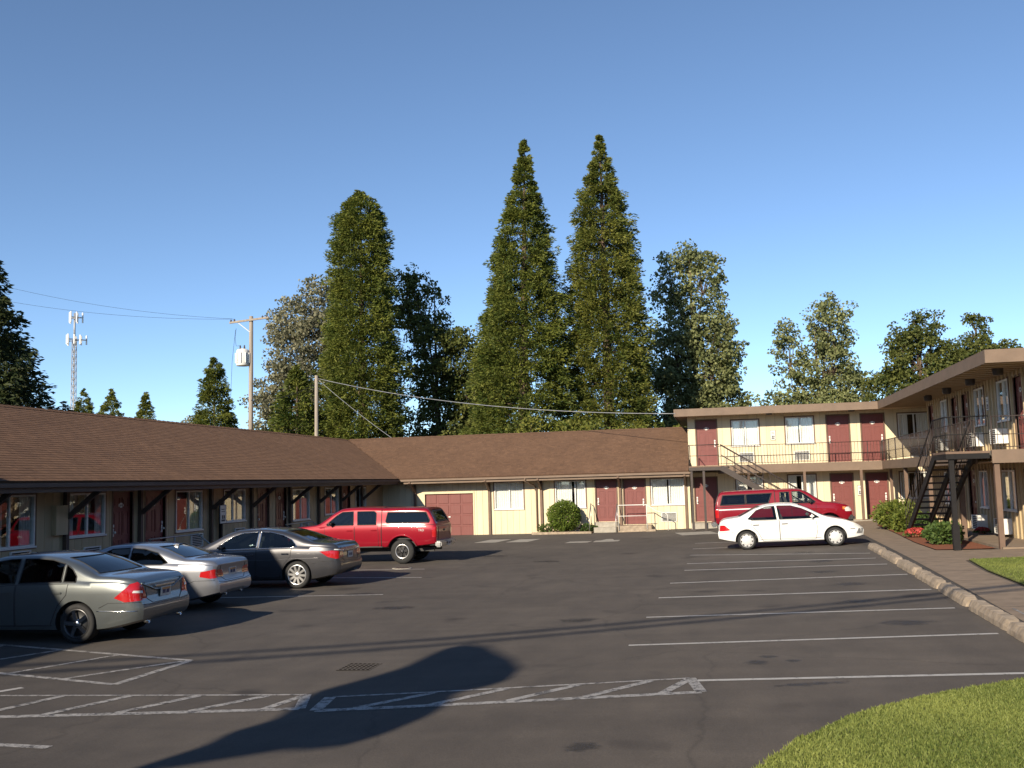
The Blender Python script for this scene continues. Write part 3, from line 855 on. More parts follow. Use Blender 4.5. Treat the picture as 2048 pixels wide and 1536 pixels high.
# steps and hand rails
st = F.put('door_step', MB().box(-.05, -.75, 0, 1.02, -.02, .24).box(-.05, -.42, .24, 1.02, -.02, .46).mesh('door_step'), 'concrete_pale', sx(-5.84), 0, 0)
F.put('door_step', MB().box(0, -.9, 0, 1.55, -.02, .30).box(1.3, -1.2, 0, 1.75, -.901, .14).mesh('door_step'), 'old_concrete', sx(-4.82 + .06), 0, .0)
for x0, x1, zt in ((-6.05, -6.05, 1.35), (-4.82, -4.82, 1.30)):
    m_ = MB(); s = sx(x0)
    m_.tube([(s, -.1, zt - .05), (s, -.35, zt), (s, -1.0, .75), (s, -1.05, .0)], .02, 6).tube([(s, -.35, 0), (s, -.35, zt)], .018, 6)
    F.put('hand_rail', m_.mesh('hand_rail'), 'steel')
m_ = MB(); s = sx(-3.4)
m_.tube([(sx(-4.7), -.95, .1), (sx(-4.7), -.95, 1.25), (s, -.95, 1.25), (s + .45, -.95, .95), (s + .85, -.95, .85), (s + .95, -.95, .75), (s + .95, -.95, .06)], .022, 6).tube([(s, -.95, .1), (s, -.95, 1.25)], .02, 6)
m_.tube([(sx(-4.7), -.95, .75), (s + .1, -.95, .75)], .016, 6)
F.put('hand_rail', m_.mesh('hand_rail'), 'white_metal')
shingle_roof(bB, 'roof', (XE, YE, ZE), (1, 0, 0), (0, cs, sn), SL, lambda t: -t * cs, lambda t: XR - XE)
mb = MB().poly([(XE - RUN, YE + RUN, ZR - .02), (XR, YE + RUN, ZR - .02), (XR, YB, ZE), (XB, YB, ZE)])
rb = bpart(bB, 'rear_roof', mb, 'shingle')
mb = MB()
for x in np.arange(XE - RUN + .15, XR - .3, .3):
    y = YE + RUN
    mb.poly([(x, y - .13, ZR - .045), (x + .31, y - .13, ZR - .055), (x + .31, y, ZR + .012), (x, y, ZR + .03)])
    mb.poly([(x, y, ZR + .03), (x + .31, y, ZR + .012), (x + .31, y + .13, ZR - .055), (x, y + .13, ZR - .045)])
rc = bpart(bB, 'ridge_cap', mb, 'shingle')
for o_ in (rb, rc):
    at = o_.data.attributes.new('tint', 'FLOAT', 'POINT'); at.data.foreach_set('value', [.5] * len(o_.data.vertices))
bpart(bB, 'fascia', MB().box(XE + .25, YE + .005, ZE - .27, XR + .03, YE + .035, ZE - .075), 'fascia')
bpart(bB, 'gutter', MB().box(XE + .10, YE - .10, ZE - .15, XR + .05, YE + .003, ZE - .055), 'fascia')
bpart(bB, 'downspout', MB().tube([(-9.05, YE - .05, ZE - .1), (-9.05, YE - .05, ZE - .28), (-8.75, WY - .16, 2.25), (-8.68, WY - .08, 2.1), (-8.68, WY - .08, .1)], .04, 8), 'fascia')
bpart(bB, 'soffit', MB().box(XE - 1.1, YE + .037, ZE - .20, XR, WY + .2, ZE - .17), 'soffit')
bpart(bB, 'room_wall', MB().box(WX, WY + 3, -.2, XR, WY + 3.1, 2.6).box(XB + 1.2, YB - 1.1, -.2, XR, YB - .9, 2.7).box(XR - .12, WY + .15, -.1, XR - .02, YB - 1.1, 2.7), 'dark_room')
bpart(bB, 'room_floor', MB().box(WX, WY + .15, -.1, XR - .15, YB - 1.2, .2), 'dark_room')
bpart(bB, 'gable_wall', MB().prism([(YE + .5, ZE - .1), (YE + RUN, ZR - .15), (YB - .5, ZE - .1)], .1, (XR - .15, 0, 0), (0, 1, 0), (0, 0, 1), (1, 0, 0)), 'wall_back')

# ------------------------------------------------------------------ two-storey blocks
WY = 47.8
ZF, ZS0, ZS1 = 2.93, 5.30, 5.58           # upper floor level, roof underside and top
bT = tag(empty('motel_wing', (4, 50, zg(4))), 'two-storey cream motel block with red doors facing the lot', 'building')
F = Frame(bT, (XR, WY), (1, 0))
def sx(x): return x - XR
uw = [(.6, 1.83, 3.84, 5.03, .5, ((0, .45), (.52, 1))), (3.04, 4.28, 3.86, 5.08, .52, ((0, .46), (.52, 1))), (7.96, 9.3, 3.95, 5.06, .5, ((0, .3), (.6, 1)))]
ud = [(-1.02, -.1, 1), (4.88, 5.83, -1), (6.38, 7.34, 1)]
lw_ = [(.7, 1.9, 1.3, 2.42, .5, ((0, .4), (.6, 1))), (3.04, 4.25, 1.3, 2.42, .5, ((.55, 1), (0, .3))), (7.9, 9.2, 1.25, 2.42, .5, ((.0, .3), (.8, 1)))]
ld_ = [(-1.2, -.2, -1), (4.92, 5.85, -1), (6.45, 7.35, 1)]
ops = [(sx(a), sx(b), c, d) for a, b, c, d, *_ in uw + lw_] + [(sx(a), sx(b), ZF + .04, 5.08) for a, b, _ in ud] + [(sx(a), sx(b), .38, 2.4) for a, b, _ in ld_]
wall(F, sx(12.5), 0, 5.27, ops, 'wall_back', ('board', .40, .39, .014, 'siding'))
for a, b, c, d, sp, cv in uw + lw_: window(F, sx(a), sx(b), c, d, sp, cv)
for a, b, hg in ud: door(F, sx(a), sx(b), ZF + .04, 5.08, hg)
for a, b, hg in ld_: door(F, sx(a), sx(b), .38, 2.4, hg)
for x in (.88, 3.37, 8.4): vent_unit(F, sx(x), 3.10, .68, .42)
wall_sign(F, sx(2.46), 4.06, .24, .46, 'white notice on the upper storey wall between two windows')
wall_sign(F, sx(6.15), 1.43, .22, .46, 'white notice on the ground floor wall between two red doors')
bpart(bT, 'roof', MB().box(-1.95, 46.6, ZS0, 18, 57, ZS1 - .02), 'fascia')
bpart(bT, 'fascia', MB().box(-1.98, 46.56, ZS0 - .06, 6.955, 46.597, ZS1).box(-1.985, 46.6, ZS0 - .06, -1.953, 57, ZS1), 'fascia')
bpart(bT, 'soffit', MB().box(-1.9, 46.62, ZS0 - .03, 12, WY - .02, ZS0 - .004), 'soffit')
bpart(bT, 'end_wall', MB().box(XR, WY + .145, 0, XR + .14, 56, 5.26), 'siding')
bpart(bT, 'room_wall', MB().box(XR + .2, WY + 2.6, .1, 18, WY + 2.7, 5.2).box(XR + .2, 55.8, 0, 18, 56, 5.26).box(XR + .15, WY + .16, 2.6, 18, 55.7, 2.9), 'dark_room')
YB_ = 46.7
bpart(bT, 'walkway_slab', MB().box(XR + .02, YB_ + .05, ZF - .14, 8.44, WY - .02, ZF), 'concrete_pale')
bpart(bT, 'walkway_fascia', MB().box(-.1, YB_, ZF - .36, 7.02, YB_ + .048, ZF + .02), 'fascia')
bpart(bT, 'ground_slab', MB().box(XR + .02, YB_ - .1, 0, 8.44, WY - .02, .36), 'concrete_pale')
bpart(bT, 'ceiling', MB().box(XR + .02, YB_ + .05, ZF - .30, 8.44, WY - .02, ZF - .26), 'soffit')
for x in (1.25, 3.68, 6.1, 7.35):
    z0 = zg(x)
    bpart(bT, 'post', MB().box(x - .055, YB_ - .08, z0, x + .055, YB_ + .03, ZF - .362), 'trim_brown')
def railing(bld, a, b, zf, h=.9, sp=.135, mid=.42):
    a, b = Vector((*a, 0)), Vector((*b, 0)); L = (b - a).length; d = (b - a) / L
    m_ = MB().tube([a + Vector((0, 0, zf + h)), b + Vector((0, 0, zf + h))], .016, 6).tube([a + Vector((0, 0, zf + .09)), b + Vector((0, 0, zf + .09))], .012, 6)
    m_.tube([a + Vector((0, 0, zf + mid)), b + Vector((0, 0, zf + mid))], .012, 6)
    r_ = bpart(bld, 'railing', m_, 'brown_metal')
    n = int(L / sp)
    for i in range(n + 1):
        p = a + d * (L * i / n)
        post = i % 12 == 0 or i == n
        me = cached(('bal', post, h), lambda: MB().tube([(0, 0, 0 if post else .09), (0, 0, h)], .02 if post else .0075, 5).mesh('baluster'))
        link('baluster', me, 'brown_metal', r_, (p.x, p.y, zf))
    return r_
railing(bT, (-.05, YB_ + .03), (6.98, YB_ + .03), ZF)
for x, y in ((2.3, 47.75), (5.9, 47.75)):
    bpart(bT, 'ceiling_lamp', MB().lathe([(.0, ZS0 - .11), (.13, ZS0 - .10), (.15, ZS0 - .05), (.15, ZS0 - .031)], (x, y - .6, 0), n=16), 'brown_metal')

bR = tag(empty('motel_wing', (12, 36, zg(9))), 'two-storey tan board-and-batten motel block on the right with wide eaves', 'building')
RX, RY0, RY1 = 8.45, 28.9, 43.55
F = Frame(bR, (RX, RY1), (0, -1))
def syr(y): return RY1 - y
uw = [(33.0, 31.8, 3.88, 5.1, .5, ((.5, 1), (0, 0))), (35.82, 34.6, 3.88, 5.1, .45, ((.6, 1), (0, 0))), (41.0, 39.9, 3.9, 5.1, .5, ((0, .3), (.5, 1)))]
ud = [(31.25, 30.35, 1), (37.6, 36.7, -1), (39.2, 38.3, 1), (43.3, 42.45, 1)]
lw_ = [(33.1, 31.75, 1.2, 2.4, .5, ((.55, 1), (0, 0))), (35.85, 34.85, 1.2, 2.4, .5, ((.7, 1), (0, 0))), (41.2, 40.0, 1.2, 2.4, .5, ((0, .4), (0, 0)))]
ld_ = [(30.8, 29.9, -1), (37.4, 36.5, 1), (38.9, 38.0, -1)]
ops = [(syr(a), syr(b), c, d) for a, b, c, d, *_ in uw + lw_] + [(syr(a), syr(b), ZF + .03, 5.06) for a, b, _ in ud] + [(syr(a), syr(b), .44, 2.42) for a, b, _ in ld_]
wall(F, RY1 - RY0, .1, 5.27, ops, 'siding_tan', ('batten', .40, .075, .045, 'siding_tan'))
for a, b, c, d, sp, cv in uw + lw_: window(F, syr(a), syr(b), c, d, sp, cv)
for a, b, hg in ud: door(F, syr(a), syr(b), ZF + .03, 5.06, hg)
for a, b, hg in ld_: door(F, syr(a), syr(b), .44, 2.42, hg)
for y in (32.9, 35.75, 40.9): vent_unit(F, syr(y), 3.2, .72, .44, .36)
for y in (33.1, 35.9): vent_unit(F, syr(y), .5, .76, .46, .36)
wall_sign(F, syr(34.15), 4.3, .3, .45, 'white notice beside a window on the upper storey of the right block')
FE = Frame(bR, (RX, RY0), (1, 0))
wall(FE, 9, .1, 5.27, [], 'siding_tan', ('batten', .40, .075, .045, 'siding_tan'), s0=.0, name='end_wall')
FN = Frame(bR, (17.4, RY1), (-1, 0))
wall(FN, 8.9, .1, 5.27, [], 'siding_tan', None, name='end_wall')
bpart(bR, 'room_wall', MB().box(RX + 2.6, RY0 + .2, .1, RX + 2.7, RY1 - .2, 5.2).box(RX + .16, RY0 + .16, 2.6, 17, RY1 - .16, 2.9), 'dark_room')
EX = 7.0
bpart(bR, 'roof', MB().box(EX, 28.2, ZS0, 18, 46.555, ZS1 - .02), 'fascia')
bpart(bR, 'fascia', MB().box(EX - .04, 28.2, ZS0 - .07, EX - .002, 46.55, ZS1).box(EX - .04, 28.16, ZS0 - .07, 18, 28.198, ZS1), 'fascia')
bpart(bR, 'soffit', MB().box(EX + .002, 28.21, ZS0 - .03, 18, 46.5, ZS0 - .004), 'soffit')
y = 28.6
while y < 46.4:
    x1 = RX - .05 if 28.85 < y < 43.6 else 17.5
    bpart(bR, 'joist', MB().box(EX + .06, y - .05, ZS0 - .06, x1, y + .05, ZS0 - .031), 'soffit')
    y += .62
for y in (30.1, 33.3, 36.6, 39.8):
    bpart(bR, 'ceiling_lamp', MB().lathe([(.0, ZS0 - .25), (.12, ZS0 - .24), (.15, ZS0 - .18), (.15, ZS0 - .031)], (7.75, y + .01, 0), n=16), 'brown_metal')
bpart(bR, 'walkway_slab', MB().box(EX + .06, 28.42, ZF - .14, RX - .05, 46.72, ZF), 'concrete_pale')
bpart(bR, 'walkway_fascia', MB().box(EX + .01, 30.1, ZF - .33, EX + .055, 46.69, ZF + .02).box(EX + .01, 28.36, ZF - .33, 17.5, 28.415, ZF + .02), 'fascia')
bpart(bR, 'walkway_slab', MB().box(RX - .045, 28.42, ZF - .14, 17.4, RY0 - .06, ZF), 'concrete_pale')
bpart(bR, 'ceiling', MB().box(EX + .06, 28.42, ZF - .30, RX - .05, 46.72, ZF - .27), 'soffit')
bpart(bR, 'ground_slab', MB().box(EX + .1, 28.32, .1, RX - .01, 43.5, .41).box(RX, 28.3, .1, 17, RY0 - .01, .41), 'concrete')
for x, y in ((7.13, 28.5), (7.13, 32.6), (7.13, 37.2), (7.13, 41.8)):
    bpart(bR, 'post', MB().box(x - .065, y - .065, .30 if y < 28.6 else .40, x + .065, y + .065, ZF - .335), 'trim_brown')
railing(bR, (EX + .03, 30.1), (EX + .03, 46.7), ZF)
railing(bR, (7.05, 28.4), (13, 28.4), ZF)

# ------------------------------------------------------------------ two open stairs
def staircase(name, label, top, bot, width, along, landing, posts, nst=13, mat='black_metal', tread='brown_metal', mids=()):
    """along: unit plan vector of descent; side: across"""
    a, b = Vector(top), Vector(bot); d = Vector((*along, 0)); sd = Vector((-d.y, d.x, 0))
    st = tag(empty(name, (b.x, b.y, b.z)), label, 'staircase')
    inv = Matrix.Translation(-st.location)
    def P(mb, nm, m_):
        o = mb.build(nm, m_, st); o.matrix_parent_inverse = inv; return o
    for k in (0, 1, *mids):
        q = sd * width * (k if k else .0)
        P(MB().beam(a + q + Vector((0, 0, -.1)), b + q + Vector((0, 0, -.05)), .06, .24), 'stringer', mat)
    me = None
    for i in range(nst):
        t = (i + .7) / nst; p = a.lerp(b, t)
        if me is None:
            me = MB().beam(-d * .14, d * .14, width - .07, .05).fixed('tread')
        o = link('tread', me, tread, st, p + sd * width * .5 + Vector((0, 0, .06))); o.matrix_parent_inverse = inv
    x0, y0, x1, y1 = landing
    P(MB().box(x0, y0, a.z - .06, x1, y1, a.z), 'landing', 'trim_brown')
    P(MB().box(x0 + .01, y0 + .01, a.z - .20, x1 - .01, y1 - .01, a.z - .062), 'landing_frame', mat)
    for k in (0, 1):
        q = sd * width * k
        pts = [a + q + Vector((0, 0, .92)), b + q + Vector((0, 0, .92))]
        m_ = MB().tube(pts, .022, 6).tube([p - Vector((0, 0, .45)) for p in pts], .014, 6)
        rl = P(m_, 'railing', mat)
        for i in range(15):
            p = a.lerp(b, i / 14) + q
            o = link('baluster', cached('stairbal', lambda: MB().tube([(0, 0, 0), (0, 0, .92)], .009, 5).mesh('baluster')), mat, rl, p)
    for x, y, r_ in posts:
        P(MB().box(x - r_, y - r_, zg(x), x + r_, y + r_, a.z - .201), 'post', mat)
    return st, P
stL, P_ = staircase('staircase', 'dark metal staircase dropping behind the red pickup at the inner corner', (0.05, 44.85, ZF), (4.2, 44.85, .32), 1.05, (1, 0), (-1.35, 44.85, .06, 46.69), [(-.72, 44.95, .05), (-1.25, 44.95, .05)], mat='brown_metal')
P_(MB().tube([(-1.33, 44.88, ZF), (-1.33, 44.88, ZF + .92), (.0, 44.88, ZF + .92)], .02, 6).tube([(-1.33, 44.88, ZF + .45), (0, 44.88, ZF + .45)], .014, 6), 'landing_rail', 'brown_metal')
P_(MB().tube([(-1.33, 44.88, ZF + .92), (-1.33, 46.68, ZF + .92)], .02, 6).tube([(-1.33, 46.68, ZF), (-1.33, 46.68, ZF + .92)], .02, 6), 'landing_rail', 'brown_metal')
stR, P_ = staircase('staircase', 'dark open-riser staircase under the right block eaves beside the shrubs', (6.93, 30.05, ZF), (6.93, 35.2, .40), 1.0, (0, 1), (5.88, 28.42, 6.98, 30.06), [(6.03, 28.55, .06)], mids=(.45,))
P_(MB().box(5.945, 28.465, zg(6) + .02, 6.115, 28.635, 1.0), 'post_casing', 'black_metal')
P_(MB().tube([(5.92, 30.0, ZF + .92), (5.92, 28.45, ZF + .92), (7.0, 28.45, ZF + .92)], .02, 6).tube([(5.92, 30.0, ZF + .45), (5.92, 28.45, ZF + .45), (7.0, 28.45, ZF + .45)], .014, 6), 'landing_rail', 'black_metal')
for i in range(20):
    t = i / 19
    x, y = (5.92, 30 - t * 1.55 / .58) if t < .58 else (5.92 + (t - .58) / .42 * 1.08, 28.45)
    P_(MB().tube([(x, y, ZF), (x, y, ZF + .92)], .009, 5), 'baluster', 'black_metal')

# ------------------------------------------------------------------ block left of the frame that shades the fronts of the cars
bS = tag(empty('motel_wing', (-19, 4, 0)), 'two-storey motel block left of the view shading the parked cars', 'building')
F = Frame(bS, (-15.9, -5), (0, 1))
ops = []
for k in range(4):
    s = 1.2 + k * 4.4
    for z in (.35, 3.0): ops += [(s, s + .95, z, z + 2.05), (s + 1.5, s + 2.9, z + .85, z + 2.05)]
wall(F, 18.3, -.1, 5.27, ops, 'trim_brown', None)  # unseen wall coloured dark brown so car windows mirror it dark
for a, b, c, d in ops:
    if b - a < 1: door(F, a, b, c, d)
    else: window(F, a, b, c, d)
bpart(bS, 'roof', MB().box(-23, -5.6, ZS0, -14.42, 8.2, ZS1).box(-23, 8.2, ZS0 + .002, -15.3, 11.3, ZS1 - .002).box(-23, 11.3, ZS0, -14.42, 13.05, ZS1), 'fascia')  # roof edge set back midway, shaped to let sun reach the silver coupe
bpart(bS, 'end_wall', MB().box(-22.5, 13.31, -.1, -16.05, 13.42, 5.27).box(-22.5, -5, -.1, -16.05, -4.86, 5.27).box(-22.6, -4.8, -.1, -22.5, 13.3, 5.27), 'trim_brown')
bpart(bS, 'walkway_slab', MB().box(-15.88, -5, 2.64, -14.8, 13.2, 2.9), 'concrete_pale')
for y in (-4.8, 1, 7, 13): bpart(bS, 'post', MB().box(-14.9, y - .06, -.1, -14.78, y + .06, 2.63), 'trim_brown')
railing(bS, (-14.85, -4.9), (-14.85, 13.1), 2.9)

# ------------------------------------------------------------------ vehicles
def curve(pts):
    """smooth curve through (x, y) points (monotone cubic)"""
    xs = [p[0] for p in pts]; ys = [p[1] for p in pts]; n = len(xs)
    h = [xs[i + 1] - xs[i] for i in range(n - 1)]; dl = [(ys[i + 1] - ys[i]) / h[i] for i in range(n - 1)]
    m = [dl[0]] + [0 if dl[i - 1] * dl[i] <= 0 else 2 / (1 / dl[i - 1] + 1 / dl[i]) for i in range(1, n - 1)] + [dl[-1]]
    def f(x):
        if x <= xs[0]: return ys[0]
        if x >= xs[-1]: return ys[-1]
        i = 0
        while xs[i + 1] < x: i += 1
        t = (x - xs[i]) / h[i]
        return ((2 * t ** 3 - 3 * t ** 2 + 1) * ys[i] + (t ** 3 - 2 * t ** 2 + t) * h[i] * m[i] + (-2 * t ** 3 + 3 * t ** 2) * ys[i + 1] + (t ** 3 - t ** 2) * h[i] * m[i + 1])
    return f
def eval_bool(me, cutters):
    o = bpy.data.objects.new('tmp', me); COL.objects.link(o)
    cs_ = []
    for c in cutters:
        co = bpy.data.objects.new('cut', c); COL.objects.link(co); cs_.append(co)
        md = o.modifiers.new('b', 'BOOLEAN'); md.operation = 'DIFFERENCE'; md.object = co; md.solver = 'EXACT'
    dg = bpy.context.evaluated_depsgraph_get(); dg.update()
    out = bpy.data.meshes.new_from_object(o.evaluated_get(dg))
    for q in [o] + cs_: bpy.data.objects.remove(q)
    return out
class Car:
    def __init__(c, name, label, loc, rz, sp, tilt=0, group=None, cat='car'):
        c.s = sp; c.root = tag(empty(name, loc), label, cat, group)
        c.root.rotation_euler = (0, tilt, rz)
        c.L = sp['L']; c.hw = sp['W'] / 2
        c.top = curve(sp['top']); c.belt = curve(sp['belt']); c.plan = curve(sp['plan']); c.bot = curve(sp['bot'])
        c.rear = curve(sp['rear']); c.front = curve(sp['front'])
        me = c.loft()
        bm = bmesh.new(); bm.from_mesh(me); bmesh.ops.triangulate(bm, faces=bm.faces[:]); c.bvh = BVHTree.FromBMesh(bm); bm.free()
        cut = []
        for ax in sp['axles']:
            for sgn in (-1, 1):
                mb = MB(); P = []
                ra, zc = sp['arch'], sp['wr']
                for k in range(41):
                    t = 2 * pi * k / 41; P.append((ax + ra * cos(t), zc + ra * sin(t)))
                y0 = sgn * (c.hw - .30); cut.append(mb.prism(P, sgn * .6, (0, y0, 0)).fixed('c'))
        if 'cabin' in sp: cut.append(c.inner())
        for poly in sp.get('holes_side', []):
            cut.append(MB().prism(poly, c.hw * 2 + .4, (0, -c.hw - .2, 0)).fixed('c'))
        for poly, x0, x1 in sp.get('holes_end', []):
            cut.append(MB().prism(poly, x1 - x0, (x0, 0, 0), (0, 1, 0), (0, 0, 1), (1, 0, 0)).fixed('c'))
        out = eval_bool(me, cut)
        out.materials.clear(); out.materials.append(MATS[sp['paint']]); out.materials.append(MATS['plastic_black'])
        bm = bmesh.new(); bm.from_mesh(out)
        for f in bm.faces:
            ct = f.calc_center_median(); r_ = c.bvh.find_nearest(ct)
            inner = r_[3] > .012
            f.material_index = 1 if (inner or ct.z < c.s.get('black_below', 0)) else 0; f.smooth = True
        bm.to_mesh(out); bm.free()
        out.set_sharp_from_angle(angle=radians(38))
        c.body = link('body', out, None, c.root)
    def section(c, x, inset=0, zb0=None):
        s = c.s; zt = c.top(x) - inset; zb = min(c.belt(x), zt - .03); z0 = c.bot(x) if zb0 is None else zb0
        hw = c.hw * c.plan(x) - inset; tum = s['tumble']; sh = s.get('shoulder', .965)
        P = [(0, z0), (hw * .55, z0), (hw * .86, z0), (hw * .955, z0 + .035), (hw * .985, z0 + .13)]
        zz = z0 + .13; k = zb - zz
        for t, w in ((.25, .996), (.5, 1.0), (.72, .998), (.88, .99)): P.append((hw * w, zz + k * t))
        y6 = hw * sh; P.append((y6, zb))
        rc = min(s.get('roofr', .12), (zt - zb) * .6); zc = zt - rc
        for t in (.12, .4, .7, 1.0):
            z = zb + (zc - zb) * t; P.append((y6 - .012 * min(1, t * 6) - tum * (z - zb) - s.get('curv', .10) * (z - zb) ** 2, z))
        yc = P[-1][0]; ry = rc * 1.25
        for t in (.25, .5, .75, 1.0):
            a = t * pi / 2; P.append((yc - ry * (1 - cos(a)), zc + rc * sin(a) * .93))
        y1 = P[-1][0]; z1 = P[-1][1]; cr = rc * .07 + s.get('crown', .02)
        for t in (.66, .33, 0.0): P.append((y1 * t, z1 + cr * (1 - t * t)))
        return P
    def warp(c, x, y, z):
        d = .7
        if x < d: x = x + c.rear(z) * (1 - x / d) ** 1.6
        elif x > c.L - d: x = x - c.front(z) * (1 - (c.L - x) / d) ** 1.6
        return (x, y, z)
    def loft(c):
        L = c.L; xs = [0, .02, .05, .09, .14, .2, .28] + list(np.linspace(.36, L - .36, 66)) + [L - .28, L - .2, L - .14, L - .09, L - .05, L - .02, L]
        V = []; Fc = []; sec = []
        for x in xs:
            P = c.section(x); n = len(P)
            ring = P + [(-y, z) for y, z in reversed(P[1:-1])]
            sec.append(len(V)); V += [c.warp(x, y, z) for y, z in ring]
        m = len(ring)
        for a, b in zip(sec, sec[1:]):
            for j in range(m):
                k = (j + 1) % m; Fc.append((a + j, a + k, b + k, b + j))
        for base, fl in ((sec[0], False), (sec[-1], True)):
            for j in range(1, n - 2):
                q = (base + j, base + j + 1, base + m - j - 1, base + m - j)
                Fc.append(q if not fl else tuple(reversed(q)))
            t1 = (base, base + 1, base + m - 1); t2 = (base + n - 2, base + n - 1, base + n)
            Fc += [t1, t2] if not fl else [tuple(reversed(t1)), tuple(reversed(t2))]
        me = bpy.data.meshes.new('body'); me.from_pydata(V, [], Fc)
        bm = bmesh.new(); bm.from_mesh(me); bmesh.ops.recalc_face_normals(bm, faces=bm.faces); bm.to_mesh(me); bm.free()
        return me
    def inner(c):
        x0, x1, zf = c.s['cabin']; xs = np.linspace(x0, x1, 30); V = []; Fc = []; sec = []
        for x in xs:
            P = c.section(x, .055, zf); P = [(max(0, y), max(z, zf)) for y, z in P]
            ring = P + [(-y, z) for y, z in reversed(P[1:-1])]; sec.append(len(V)); V += [(x, y, z) for y, z in ring]
        m = len(ring)
        for a, b in zip(sec, sec[1:]):
            for j in range(m):
                k = (j + 1) % m; Fc.append((a + j, a + k, b + k, b + j))
        Fc.append(tuple(sec[0] + j for j in range(m))); Fc.append(tuple(sec[-1] + j for j in reversed(range(m))))
        me = bpy.data.meshes.new('c'); me.from_pydata(V, [], Fc)
        bm = bmesh.new(); bm.from_mesh(me); bmesh.ops.remove_doubles(bm, verts=bm.verts, dist=1e-4); bmesh.ops.recalc_face_normals(bm, faces=bm.faces); bm.to_mesh(me); bm.free()
        return me
    # --- pieces laid on the body: az is the viewing direction (0 = from the rear, 90 = from the right side, -90 = left, 180 = front)
    def basis(c, az):
        a = radians(az); dirv = Vector((cos(a), sin(a), 0))      # ray direction
        return dirv, Vector((-sin(a), cos(a), 0))
    def hit(c, az, u, z, off, up_=False):
        dirv, uu = c.basis(az)
        mid = Vector((0 if cos(radians(az)) > 0 else c.L, 0, 0))
        o = (mid + uu * u + Vector((0, 0, z)) - dirv * 8)
        h = c.bvh.ray_cast(o, dirv)
        if h[0] is None: return None
        return h[0] + h[1] * off
    def side_pt(c, sgn, x, z, off):
        h = c.bvh.ray_cast(Vector((x, sgn * 4, z)), Vector((0, -sgn, 0)))
        return None if h[0] is None else h[0] + h[1] * off
    def patch(c, name, poly, mat, off=.004, side=None, az=None, down=False, parent=None, cut=.06, thick=0):
        """polygon (x,z) seen from a side, or (u,z) seen along az, or (x,y) seen from above, laid on the body"""
        bm = bmesh.new(); vs_ = [bm.verts.new((p[0], p[1], 0)) for p in poly]; bm.faces.new(vs_)
        for ax in (0, 1):
            lo = min(p[ax] for p in poly); hi = max(p[ax] for p in poly); v = lo + cut
            while v < hi - .005:
                co = [0, 0, 0]; co[ax] = v; no = [0, 0, 0]; no[ax] = 1
                bmesh.ops.bisect_plane(bm, geom=bm.verts[:] + bm.edges[:] + bm.faces[:], plane_co=co, plane_no=no); v += cut
        bmesh.ops.triangulate(bm, faces=bm.faces[:])
        bad = []
        for v in bm.verts:
            a, b = v.co.x, v.co.y
            if side: p = c.side_pt(side, a, b, off)
            elif down:
                h = c.bvh.ray_cast(Vector((a, b, 5)), Vector((0, 0, -1))); p = None if h[0] is None else h[0] + h[1] * off
            else: p = c.hit(az, a, b, off)
            if p is None: bad.append(v)
            else: v.co = p
        if bad: bmesh.ops.delete(bm, geom=bad, context='VERTS')
        for f in bm.faces: f.smooth = True
        for f in bm.faces:
            f.normal_update(); r_ = c.bvh.find_nearest(f.calc_center_median())
            if r_[1].dot(f.normal) < 0: f.normal_flip()
        if thick:
            bmesh.ops.solidify(bm, geom=bm.faces[:], thickness=thick)
        me = bpy.data.meshes.new(name); bm.to_mesh(me); bm.free()
        return link(name, me, mat, parent or c.root)
    def line(c, name, pts, mat, r=.006, side=None, az=None, down=False, off=0.0, parent=None, step=.05, closed=False):
        if closed: pts = pts + [pts[0]]
        out = []
        for p, q in zip(pts, pts[1:]):
            n = max(1, int(sqrt((p[0] - q[0]) ** 2 + (p[1] - q[1]) ** 2) / step))
            for i in range(n): out.append((p[0] + (q[0] - p[0]) * i / n, p[1] + (q[1] - p[1]) * i / n))
        out.append(pts[-1]); P = []
        for a, b in out:
            if side: h = c.side_pt(side, a, b, off)
            elif down:
                h = c.bvh.ray_cast(Vector((a, b, 5)), Vector((0, 0, -1))); h = None if h[0] is None else h[0] + h[1] * off
            else: h = c.hit(az, a, b, off)
            if h is not None: P.append(h)
        if len(P) < 2: return None
        return MB().tube(P, r, 5).build(name, mat, parent or c.root)
    def wheels(c, style, tyre_w=.22, rim_r=None):
        s = c.s; wr = s['wr']; rr = rim_r or wr * .68; w = tyre_w
        key = ('whl', style, wr, w, rr)
        def tyre():
            m_ = MB(); pr = [(rr, -w / 2 + .01), (rr + (wr - rr) * .35, -w / 2 - .004), (wr * .955, -w / 2 + .012), (wr * .99, -w / 2 + .035), (wr, -w * .2), (wr, w * .2), (wr * .99, w / 2 - .035), (wr * .955, w / 2 - .012), (rr + (wr - rr) * .35, w / 2 + .004), (rr, w / 2 - .01)]
            return m_.lathe(pr, axis='y', n=40).fixed('tyre')
        def rim():
            m_ = MB(); o = -w / 2
            m_.lathe([(rr + .002, o + .006), (rr - .012, o - .002), (rr - .028, o + .012), (rr - .04, o + .05), (rr - .05, w / 2)], axis='y', n=40)
            return m_.fixed('rim')
